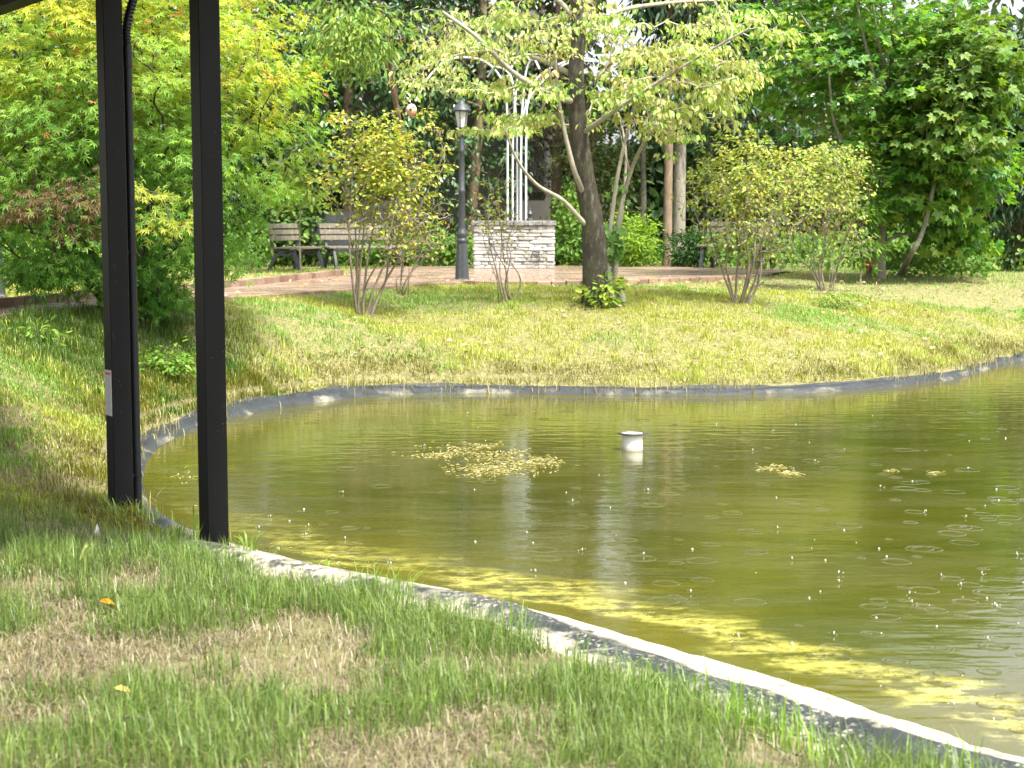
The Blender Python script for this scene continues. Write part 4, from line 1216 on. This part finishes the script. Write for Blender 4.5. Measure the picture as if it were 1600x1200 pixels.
# tall grass stems and small weeds at the post feet
def stems_plant(name, label, p, n, hgt, seed, cols, leafy=True):
    rng = np.random.default_rng(seed)
    root = thing(name, label, "weed", p)
    for i in range(n):
        a = rng.uniform(0, 6.28); L = hgt * rng.uniform(.6, 1.1); ln = rng.uniform(.15, .6)
        bse = np.array([math.cos(a), math.sin(a), 0]) * rng.uniform(0, .06)
        m = MB()
        pts = [bse, bse + np.array([math.cos(a) * L * ln * .3, math.sin(a) * L * ln * .3, L * .6]), bse + np.array([math.cos(a) * L * ln, math.sin(a) * L * ln, L * (.95 - .35 * ln)])]
        cv = arc_pts(pts, 10); k = len(cv)
        w = .011 * np.sin(np.linspace(.25, math.pi, k)) ** .6 + .001
        sd = np.array([-math.sin(a), math.cos(a), 0])
        vs = np.concatenate([[c - sd * ww / 2, c + sd * ww / 2] for c, ww in zip(cv, w)])
        fs = [(2 * j, 2 * j + 1, 2 * j + 3, 2 * j + 2) for j in range(k - 1)]
        me = mesh_faces("blade", vs, fs, M['grass'], True, np.tile(mixc(cols[0], cols[1], rng.random(1)), (len(vs), 1)))
        link("blade", me, root)
    return root
gcol = ((0.13, 0.26, 0.03), (0.25, 0.37, 0.06))
def near(px, py): return gp(px, py)
stems_plant("weed", "fresh green weed with arching blades at the foot of the left post", near(186, 818), 12, .17, 201, gcol)
stems_plant("weed", "wide bladed grass weed growing on the pond side of the right post", near(388, 872), 9, .17, 202, gcol)
stems_plant("weed", "two tall thin grass stalks just left of the right post", near(303, 842), 3, .30, 203, gcol)
stems_plant("weed", "small clump of grass sprouting from the silt beside the water", near(505, 898), 6, .10, 204, gcol)
stems_plant("weed", "tall pale grass stalks in the lawn below the left post", near(120, 905), 5, .22, 205, ((0.2, 0.3, 0.07), (0.34, 0.4, 0.14)))
stems_plant("weed", "small green sprouts in front of the right post", near(325, 880), 7, .09, 206, ((0.2, 0.32, 0.05), (0.34, 0.42, 0.08)))

fp = []
for p in (p1, p2):
    for k in range(9):
        a = random.uniform(0, 6.28); rr_ = random.uniform(.09, .28); fp.append((p[0] + rr_ * math.cos(a), p[1] - .05 + rr_ * math.sin(a)))
tufts("grass_tufts", fp, .12, "grass tufts growing round the feet of the two posts", ((0.09, 0.19, 0.03), (0.28, 0.36, 0.09)), 20, .0045, .05)

# ------------------------------------------------------------------ standpipe in the pond
wp = G(988, 703)
root = thing("standpipe", "white pipe with flanged rim standing out of the pond", "pipe", (wp[0], wp[1], 0))
t = NT("stained_pipe")
sz = t.n("ShaderNodeSeparateXYZ"); t.l(t.obj(), sz.inputs[0])
nn = t.noise(30, 4, .6, t.obj())
k = t.ramp(t.math('ADD', sz.outputs[2], t.math('MULTIPLY', nn.outputs[0], .04)), [(0.02, 0.75), (0.055, 0.0), (0.12, 0.0), (0.175, .6)])
t.principled(t.mix(k.outputs[0], (0.58, 0.57, 0.52), (0.22, 0.2, 0.13)), .5)
m = MB(); m.lathe([(.083, -.35), (.083, .128)], n=32); m.build("pipe", t.m, root, True)
m = MB(); m.lathe([(.083, .126), (.108, .128), (.110, .134), (.107, .140), (.092, .142), (.088, .136)], n=32, caps=False)
for a in (0, math.pi): m.box((math.cos(a) * .112, math.sin(a) * .112, .134), (.022, .03, .008))
m.build("rim", plain_material("rim_grime", (0.045, 0.042, 0.036), .6, .4, 0, 30), root, True)
m = MB(); m.lathe([(.0885, .122), (.0885, .1345), (.02, .139)], n=32); m.build("lid", plain_material("lid_scum", (0.5, 0.46, 0.36), .7, .3, 0, 30), root, True)
rng = np.random.default_rng(5)

# ------------------------------------------------------------------ things floating on the pond
def raft(label, cells, n, seed):
    rng = np.random.default_rng(seed)
    pts = []
    while len(pts) < n:
        cx, cy, rx, ry = cells[rng.integers(len(cells))]
        a, b = rng.normal(0, .5, 2)
        px, py = cx + a * rx, cy + b * ry
        g = G(px, py)
        if vn(g[0] * 9, g[1] * 6, seed) > .30: pts.append(g + [0, 0, rng.uniform(.003, .010)])
    pos = np.array(pts); m = len(pos)
    me = leaf_mesh("floating_leaves", T_NARROW, pos, rng.normal(size=(m, 3)) * [1, 1, .06], rng.normal(size=(m, 3)) * .14 + np.array([0, 0, 1]), rng.uniform(.018, .05, m),
                   palette([(0.13, 0.13, 0.04), (0.30, 0.29, 0.13), (0.48, 0.45, 0.29)], .1)(pos, np.arange(m), pos, rng), M['leaf_soft'])
    return tag(link("floating_leaves", me, kind="stuff"), label, "leaves")
raft("wide raft of pale yellow leaves floating left of the white pipe", [(735, 700, 60, 10), (690, 712, 50, 4), (775, 715, 70, 16), (800, 730, 65, 14), (755, 735, 50, 10), (845, 722, 26, 7)], 1500, 301)
raft("small streak of floating leaves right of the white pipe", [(1205, 732, 30, 6), (1235, 740, 16, 3), (1180, 730, 10, 3)], 240, 302)
raft("tiny cluster of floating leaves near the right edge of the pond", [(1460, 740, 12, 3), (1390, 736, 10, 2)], 70, 303)
raft("scattered leaf bits floating by the rounded end of the pond", [(285, 745, 20, 8), (320, 790, 25, 12), (430, 855, 40, 14), (540, 880, 50, 12)], 60, 304)

# rain rings: real low swells on the water, and splash drops
rng = np.random.default_rng(401)
def ring_mesh(V, F):
    return mesh_np("rain_rings", V, F.ravel(), np.arange(len(F)) * 4, np.full(len(F), 4), M['water'], True, attrs={"shore": np.maximum(0, -SD(V[:, 0], V[:, 1]))})
VV = []; FF = []; off = 0
def on_water():
    while True:
        px = rng.uniform(330, 1610) if rng.random() < .85 else rng.uniform(1350, 1610); py = 640 + 520 * rng.random() ** 0.9
        g = G(px, py)
        if SD(np.array([g[0]]), np.array([g[1]]))[0] < -.25 and math.hypot(g[0] - wp[0], g[1] - wp[1]) > .3: return g
ring_c = []
for i in range(200):
    g = on_water(); r0 = rng.uniform(.012, .085); nring = int(rng.choice([1, 1, 1, 2]))
    wd = .008; A = rng.uniform(.0012, .0026)
    rs = np.arange(max(.004, r0 - wd * (2 * nring)), r0 + wd * 1.2, .003)
    e = np.exp(-((rs - r0 + wd * (nring - 1)) / (wd * nring)) ** 2)
    zz = .0012 + A * np.maximum(0, np.cos((rs - r0) / wd * math.pi * .8)) * e
    zz[0] = .0002; zz[-1] = .0002
    n = 28; a = np.arange(n) * 2 * math.pi / n
    wob = 1 + .05 * np.sin(a * 2 + rng.uniform(0, 6))
    v = np.stack([g[0] + rs[:, None] * np.cos(a) * wob, g[1] + rs[:, None] * np.sin(a) * wob, np.repeat(zz[:, None], n, 1)], -1).reshape(-1, 3)
    ii = np.arange(len(rs) - 1)[:, None] * n; kk = np.arange(n)[None]; k2 = (kk + 1) % n
    f = np.stack([ii + kk, ii + k2, ii + n + k2, ii + n + kk], -1).reshape(-1, 4) + off
    VV.append(v); FF.append(f); off += len(v); ring_c.append((g, r0))
tag(link("rain_rings", ring_mesh(np.concatenate(VV), np.concatenate(FF)), kind="stuff"), "raindrop rings spreading across the olive pond water", "ripples")
t = NT("water_drop")
t.principled((0.45, 0.47, 0.42), .12, None, IOR=1.33)
VV = []; FF = []; off = 0
def blob(c, r, st=1.0):
    global off
    n = 6; la = np.array([-.5, 0, .5]) * math.pi * .66
    v = [(c[0], c[1], c[2] - r * st)]
    for l_ in la:
        for k in range(n):
            an = 2 * math.pi * k / n; v.append((c[0] + r * math.cos(l_) * math.cos(an), c[1] + r * math.cos(l_) * math.sin(an), c[2] + r * st * math.sin(l_)))
    v.append((c[0], c[1], c[2] + r * st))
    f = [(0, 1 + (k + 1) % n, 1 + k, 0) for k in range(n)]
    for i in range(2):
        for k in range(n): f.append((1 + i * n + k, 1 + i * n + (k + 1) % n, 1 + (i + 1) * n + (k + 1) % n, 1 + (i + 1) * n + k))
    f += [(1 + 2 * n + k, 1 + 2 * n + (k + 1) % n, 1 + 3 * n, 1 + 3 * n) for k in range(n)]
    VV.append(np.array(v)); FF.extend([tuple(dict.fromkeys(i + off for i in q)) for q in f]); off += len(v)
for i in range(90):
    g = on_water(); d = g[1] / 10
    typ = rng.random()
    if typ < .6:
        blob((g[0], g[1], .003 * d), rng.uniform(.003, .008) * d ** .6)
    else:
        for j in range(rng.integers(2, 4)):
            a = rng.uniform(0, 6.28); rr_ = rng.uniform(.004, .03)
            blob((g[0] + rr_ * math.cos(a), g[1] + rr_ * math.sin(a), rng.uniform(.002, .016)), rng.uniform(.0015, .0035))
        blob((g[0], g[1], .012), .0035, 2.6)
me = mesh_faces("rain_splashes", np.concatenate(VV), FF, t.m, True)
tag(link("rain_splashes", me, kind="stuff"), "white splashes and bubbles where rain hits the pond", "splashes")

# ------------------------------------------------------------------ lamp posts
def lamp_post(label, base, full):
    root = thing("lamp_post", label, "lamp post", base, .3, "old style garden lamp posts"); root.scale = (.84, .84, 1)
    m = MB(); n = 8
    m.lathe([(.155, -.05), (.155, .03), (.135, .05), (.13, .07), (.118, .28), (.10, .52), (.092, .60)], n=8); m.build("base", M['iron'], root)
    m = MB(); m.lathe([(.095, .60), (.105, .615), (.105, .64), (.088, .66), (.092, .70), (.10, .715), (.096, .75), (.072, .78), (.068, .82)], n=16); m.build("collar", M['iron'], root, True)
    m = MB(); m.lathe([(.066, .82), (.058, 1.35), (.064, 1.36), (.064, 1.39), (.056, 1.40), (.05, 1.95), (.056, 1.96), (.056, 2.0), (.045, 2.02), (.042, 2.18)], n=16); m.build("shaft", M['iron'], root, True)
    m = MB(); m.lathe([(.05, 2.18), (.075, 2.22), (.06, 2.26), (.10, 2.30), (.105, 2.32)], n=12); m.build("lantern_seat", M['iron'], root, True)
    t = NT("lantern_glass"); t.principled((0.45, 0.47, 0.45), .25)
    m = MB(); m.lathe([(.075, 2.325), (.125, 2.56)], n=6); g = m.build("lantern_glass", t.m, root)
    m = MB()
    for k in range(6):
        a = 2 * math.pi * k / 6; m.tube([(.08 * math.cos(a), .08 * math.sin(a), 2.32), (.13 * math.cos(a), .13 * math.sin(a), 2.57)], .008, 4)
    m.build("lantern_frame", M['iron_dark'], root)
    m = MB(); m.lathe([(.17, 2.565), (.175, 2.58), (.12, 2.65), (.06, 2.69), (.05, 2.71), (.02, 2.73), (.022, 2.76), (.003, 2.79)], n=12); m.build("lantern_cap", M['iron'], root, True)
    return root
lb = gp(722, 441)
lamp_post("dark grey lamp post with glass lantern, beside the stone plinth", lb, True)
lb2 = P(-6, 462, 19.2); lb2[2] = ground(lb2[0], lb2[1])
lamp_post("grey lamp post at the left edge, its lantern hidden in the maple", lb2, True)

# ------------------------------------------------------------------ stone plinth
PY = 30.2
pc_ = P(803, 420, PY); PW, PD = 1.53, 1.0; PHT = .80
t = NT("white_stone")
oi = t.n("ShaderNodeObjectInfo")
bc = t.ramp(oi.outputs["Random"], [(0.0, (0.24, 0.24, 0.235)), (0.5, (0.36, 0.36, 0.345)), (1.0, (0.48, 0.475, 0.46))])
nn = t.noise(22, 5, .7, t.pos()); sn = t.noise(2.3, 5, .65, t.pos())
dk = t.ramp(sn.outputs[0], [(0.44, 0.0), (0.62, .8)])
t.principled(t.mix(dk.outputs[0], t.mix(.35, bc.outputs[0], nn.outputs[0], 'OVERLAY'), (0.17, 0.16, 0.13)), .85, t.bump(nn.outputs[0], .8, .02))
M['stone'] = t.m
root = thing("stone_plinth", "white stone plinth of thin split courses with a dark coping, carrying white poles", "plinth", (pc_[0], PY, ZP))
m = MB(); m.box((0, PD / 2, PHT / 2), (PW - .05, PD - .05, PHT)); m.build("core", plain_material("mortar", (0.2, 0.19, 0.17), .9), root)
STONE = [bevelled_box("stone", M['stone'], (1, 1, 1), .12, .05, 30 + k) for k in range(5)]
nco = 12; chh = PHT / nco
def stone_at(x, y, z, l_, d_, rz):
    b = link("stone", random.choice(STONE), root); b.location = (x, y, z); b.rotation_euler = (0, 0, rz); b.scale = (l_ - .008, d_, chh - .008)
for c in range(nco):
    z = chh * (c + .5)
    for side in range(3):
        L = PW if side == 0 else PD - .1
        s = 0.0
        while s < L - .05:
            l_ = random.uniform(.14, .42)
            if L - s - l_ < .12: l_ = L - s
            mid = s + l_ / 2; j = random.uniform(-.012, .012)
            if side == 0: stone_at(-PW / 2 + mid, .05 + j, z, l_, .10, 0)
            elif side == 1: stone_at(-PW / 2 + .05 + j, .10 + mid, z, l_, .10, math.pi / 2)
            else: stone_at(PW / 2 - .05 + j, .10 + mid, z, l_, .10, math.pi / 2)
            s += l_
t = NT("coping_stone"); nn = t.noise(14, 5, .7, t.pos()); t.principled(t.ramp(nn.outputs[0], [(0.35, (0.07, 0.07, 0.065)), (0.6, (0.19, 0.185, 0.17)), (.75, (.33, .32, .29))]).outputs[0], .8, t.bump(nn.outputs[0], .5, .02))
cs = bevelled_box("coping_stone", t.m, (.262, .26, .095), .012, .003, 8)
for k in range(6):
    b = link("coping_stone", cs, root); b.location = (-PW / 2 - .005 + .267 * k + .1, .10, PHT + .05)
m = MB(); m.box((0, PD / 2 + .13, PHT + .04), (PW + .06, PD - .2, .08)); m.build("coping_slab", t.m, root, bevel=.01)
# curled dark iron emblem on the front face
m = MB()
ex = (838 - 803) / FPX * PY; ez = (420 - 402) / FPX * PY
def curl(pts, r=.008): m.tube(arc_pts([(ex + a * .012, -.022, ez + b * .012) for a, b in pts], 30), r, 6)
curl([(-7, -1), (-7, 4), (-5, 7.5), (-2, 8), (-.5, 6)]); curl([(0, 4), (1, 7), (3, 6.5), (4.5, 8)]); curl([(4.5, 8), (3.5, 4), (2, 2), (4.5, 0), (5, -4), (3, -8), (0, -9), (-1, -7)])
m.build("emblem", M['iron_dark'], root, True)
m = MB(); ex = (800 - 803) / FPX * PY; ez = (420 - 404) / FPX * PY
curl([(-4, 6), (-5, 1), (-3, -4), (1, -5), (4, -2), (5, 3)], .006); curl([(0, 6), (1, 2), (3, 5)], .006)
m.build("emblem", M['grey_paint'], root, True)
# little dark bottle-shaped ornament on the coping
fb = P(828, 349, PY + .25)
m = MB(); m.lathe([(.075, 0), (.07, .03), (.04, .05), (.045, .10), (.06, .13), (.035, .17), (.018, .20), (.02, .225), (.004, .24)], n=12)
o = m.build("ornament", M['iron_dark'], None, True, loc=(fb[0], fb[1], ZP + PHT + .098))
tag(o, "small dark turned ornament standing on the plinth coping", "ornament")

# ------------------------------------------------------------------ white pole sculpture
SYR = PY + .55
sb = np.array([P(806, 345, SYR)[0], SYR, ZP + PHT + .085])
root = thing("pole_sculpture", "white metal sculpture of tall poles arching out like a fountain above the plinth", "sculpture", sb)
def spx(px, py, dy=0.0): return P(px, py, SYR + dy) - sb
def spole(pts, r=.028):
    m = MB(); m.tube(arc_pts(pts, 60), r, 10); m.build("pole", M['sculpt_white'], root, True)
def foot(px): 
    v = spx(px, 345); v[2] = 0; return v
spole([foot(793), spx(793, 250), spx(793, 190), spx(786, 130), spx(755, 95, -.1), spx(705, 92, -.2), spx(672, 118, -.3), spx(649, 158, -.35)], .020)
spole([foot(801), spx(801, 250), spx(803, 180, -.1), spx(808, 120, -.2), spx(806, 98, -.4), spx(797, 108, -.5)], .019)
spole([foot(808) + [0, .15, 0], spx(808, 250, .1), spx(806, 180, .2), spx(798, 120, .4), spx(775, 105, .6), spx(762, 120, .8)], .019)
spole([foot(814), spx(814, 250), spx(816, 170), spx(822, 112), spx(833, 92, -.1), spx(843, 108, -.2)], .020)
spole([foot(822), spx(822, 230, .1), spx(824, 165, .1), spx(840, 122, .2), spx(880, 98, .2), spx(920, 92, .2), spx(955, 108, .2), spx(975, 128, .2)], .020)
spole([foot(812) + [0, .2, 0], spx(814, 240, .3), spx(824, 160, .5), spx(880, 102, .8), spx(940, 98, .9), spx(957, 118, .9), spx(957, 142, .9)], .016)
def ball(p, r, cols):
    t = NT("painted_ball"); sz = t.n("ShaderNodeSeparateXYZ"); t.l(t.obj(), sz.inputs[0])
    f = t.ramp(t.math('MULTIPLY_ADD', sz.outputs[2], .5 / r), [(0, cols[0]), (0.4, cols[0]), (.7, cols[1])]); f.inputs[0].links[0].from_node.inputs[2].default_value = .5
    t.principled(f.outputs[0], .45)
    m = MB(); n = 14
    m.lathe([(max(.002, r * .93 * math.cos(a)), r * 1.1 * math.sin(a)) for a in np.linspace(-math.pi / 2, math.pi / 2, n)], n=20)
    b = m.build("ball", t.m, root, True, loc=p)
    m = MB(); m.lathe([(.002, 0), (r * .22, .0), (r * .25, .006), (r * .22, .012), (.002, .012)], n=14, caps=False)
    h = m.build("hole", M['glass_dark'], b); h.rotation_euler = (math.pi / 2, 0, 0); h.location = (-r * .1, -r * .96 + .006, r * .05)
ball(spx(643, 172, -.35), .105, ((0.50, 0.26, 0.16), (0.72, 0.62, 0.55)))
ball(spx(979, 140, .2), .10, ((0.5, 0.10, 0.07), (0.78, 0.74, 0.72)))

# ------------------------------------------------------------------ benches
def bench(label, x, y, rz, length=1.45):
    root = thing("bench", label, "bench", (x, y, ZP if PAVED(np.array([x]), np.array([y]))[0] else ground(x, y)), rz, "weathered benches round the plaza")
    # local: +x forward (out of the seat), y along the bench
    for yy in (-length / 2 + .12, length / 2 - .12):
        m = MB()
        m.bar(arc_pts([(-.30, yy, -.04), (-.27, yy, .08), (-.17, yy, .25), (-.02, yy, .375), (.10, yy, .395)], 16), .06, .05)
        m.bar(arc_pts([(.30, yy, -.04), (.27, yy, .12), (.21, yy, .28), (.17, yy, .39)], 12), .06, .05)
        m.bar(arc_pts([(.17, yy, .36), (.10, yy, .30), (-.02, yy, .30), (-.10, yy, .335)], 10), .04, .045)
        m.bar(arc_pts([(-.02, yy, .385), (-.14, yy, .40), (-.225, yy, .46), (-.24, yy, .56), (-.225, yy, .60)], 14), .05, .045)
        m.bar([(-.225, yy, .55), (-.30, yy, .88)], .045, .045)
        m.box((.02, yy, .392), (.42, .05, .03)); m.build("side_frame", M['iron'], root)
    for k in range(4):
        m = MB(); m.box((-.13 + .105 * k, 0, .428 - .012 * (k == 3)), (.092, length, .034)); m.build("seat_slat", M['wood_grey'], root, bevel=.006)
    a = math.atan2(.075, .33); rot = np.array([[math.cos(a), 0, -math.sin(a)], [0, 1, 0], [math.sin(a), 0, math.cos(a)]])
    for k in range(3):
        zz = .60 + .115 * k; m = MB(); m.box((-.205 - (zz - .55) * .227, 0, zz), (.032, length, .092), rot); m.build("back_slat", M['wood_grey'], root, bevel=.006)
    return root
bx = P(466, 418, 30.4); bench("weathered slatted bench at the far left of the plaza, beside the maple", bx[0], 30.2, R(-12), 1.6)
bx = P(566, 418, 31.0); bench("weathered slatted bench behind the tall twiggy shrub", bx[0], 31.2, R(-62), 1.6)
bx = P(1148, 418, 30.6); bench("slatted bench half hidden behind the rounded shrub on the right", bx[0], 30.4, R(238), 1.45)
# dark panel behind the left benches
dpn = P(520, 420, 32.6)
root = thing("panel_screen", "dark slate coloured panel screen standing behind the left benches", "screen", (dpn[0], 32.7, ground(dpn[0], 32.7)))
m = MB(); m.box((0, 0, .68), (1.5, .04, .85)); m.build("panel", M['panel_dark'], root, bevel=.005)
for sx_ in (-.7, .7):
    m = MB(); m.box((sx_, .045, .53), (.06, .05, 1.1)); m.build("post", M['iron_dark'], root)

# ------------------------------------------------------------------ garden spotlight, stump, litter
sp = gp(972, 474)
root = thing("garden_spotlight", "small grey cylinder spotlight in the grass at the foot of the dark trunk", "spotlight", sp)
ax = np.array([-.12, -.1, 1.0])
m = MB(); m.tube([ax * .03, ax * .17], [.052, .055], 18); m.build("housing", M['grey_paint'], root, True)
m = MB(); m.tube([ax * .17, ax * .185], [.060, .060], 18); m.build("bezel", M['iron'], root, True)
m = MB(); m.tube([(0, 0, -.05), (0, 0, .05)], .02, 8); m.build("stake", M['iron_dark'], root, True)
sp = gp(1361, 432)
root = thing("stump", "short cut tree stump wrapped with red ribbon beside a thin trunk", "stump", sp)
m = MB(); m.tube(arc_pts([(0, 0, -.05), (-.02, 0, .1), (-.01, 0, .3), (.03, 0, .44)], 14), [.09] * 3 + [.075] * 9 + [.07] * (len(arc_pts([(0, 0, -.05), (-.02, 0, .1), (-.01, 0, .3), (.03, 0, .44)], 14)) - 12), 12); m.build("trunk", M['bark_brown'], root, True)
m = MB(); m.lathe([(.065, 0), (.085, .01), (.075, .035), (.03, .05)], c=(.03, 0, .435), n=12); m.build("cut_top", plain_material("cut_wood", (0.6, 0.52, 0.42), .8), root, True)
m = MB()
for z, tl in ((.2, .25), (.25, -.2), (.23, .1)):
    a = np.linspace(0, 2 * math.pi, 20); m.tube(np.stack([.088 * np.cos(a) - .01, .088 * np.sin(a), z + tl * .08 * np.cos(a)], -1), .011, 5)
for k in range(7): m.tube([(-.02 + random.uniform(-.07, .07), -.09, .23), (random.uniform(-.13, .1), -.12 - random.uniform(0, .04), random.uniform(.08, .26))], .012, 4)
m.build("ribbon", M['red'], root)

def litter(label, px, py, size, col, seed, name="fallen_leaf", tmpl=T_NARROW):
    r = np.random.default_rng(seed); p = gp(px, py) + np.array([0, 0, .06])
    me = leaf_mesh(name, tmpl, np.zeros((1, 3)), np.array([[1.0, -.6, .05]]), np.array([[.1, -.5, 1.0]]), np.array([size]), np.array([col]), M['leaf_soft'])
    return tag(link(name, me, loc=p), label, "leaf")
litter("orange fallen leaf lying on the near lawn", 155, 962, .085, (0.7, 0.33, 0.02), 1)
litter("pale yellow narrow leaf on the lawn near the bottom left", 178, 1103, .08, (0.7, 0.6, 0.2), 2)
m = MB(); tw = gp(222, 1165)
m.tube(arc_pts([(-.12, .12, .05), (-.03, .08, .06), (.015, .03, .06), (.03, -.05, .05), (.028, -.12, .05)], 20), .004, 6)
tag(m.build("twig", M['wood_grey'], None, True, loc=tw), "bent pale dry twig on the lawn in the bottom left corner", "twig")
sw = gp(152, 842)
m = MB(); m.add([(-.018, 0, 0), (.02, .004, 0), (.012, -.01, .05), (.002, 0, .085), (-.012, -.006, .04)], [(0, 1, 2, 4), (4, 2, 3)]); m.add([(-.018, .006, 0), (.02, .010, 0), (.012, -.004, .05), (.002, .002, .083), (-.012, 0, .04)], [(4, 2, 1, 0), (3, 2, 4)])
tag(m.build("paper_scrap", M['white_pipe'], None, loc=sw), "small white paper scrap upright in the grass by the left post", "paper")
# dead leaves scattered over the far bank
rng = np.random.default_rng(55)
x, y = frustum_pts(2300, 17.0, 26, rng=rng); k = (SD(x, y) > .5) & (fbm(x * .8, y * .8, 66) > .42); x, y = x[k], y[k]; n = len(x)
pos = np.stack([x, y, H(x, y) + rng.uniform(.015, .05, n)], -1)
me = leaf_mesh("dead_leaves", T_OV, pos, rng.normal(size=(n, 3)) * [1, 1, .3], rng.normal(size=(n, 3)) * .4 + np.array([0, -.2, 1]), rng.uniform(.03, .085, n),
               palette([(0.14, 0.08, 0.04), (0.36, 0.29, 0.16), (0.6, 0.53, 0.38)], .1)(pos, np.arange(n), pos, rng), M['leaf_soft'])
tag(link("dead_leaves", me, kind="stuff"), "dry tan leaves scattered over the far bank", "leaves")

# ------------------------------------------------------------------ house glimpsed through the trees
hp = P(735, 400, 39.2)
root = thing("house", "brown roofed house mostly hidden behind the trees at the back", "house", (hp[0] - .3, 38.8, .9))
m = MB(); m.box((0, 2.5, 2.1), (4.6, 4.6, 4.2)); m.build("wall", M['house_wall'], root)
m = MB(); m.box((0, 2.4, 4.75), (5.6, 6.4, .22)); m.build("fascia", M['house_roof'], root)
m = MB(); m.add([(-2.8, -.8, 4.87), (2.8, -.8, 4.87), (2.8, 5.6, 4.87), (-2.8, 5.6, 4.87), (-2.4, 2.4, 6.4), (2.4, 2.4, 6.4)], [(0, 1, 5, 4), (2, 3, 4, 5), (1, 2, 5), (3, 0, 4), (3, 2, 1, 0)]); m.build("roof", M['house_roof'], root)
for xw in (-1.7, 1.6):
    m = MB(); m.box((xw, .17, 2.2), (1.1, .06, 1.2)); w_ = m.build("window", M['iron_dark'], root)
    m = MB(); m.box((xw, .13, 2.2), (.98, .03, 1.08)); m.build("pane", M['glass_dark'], w_)
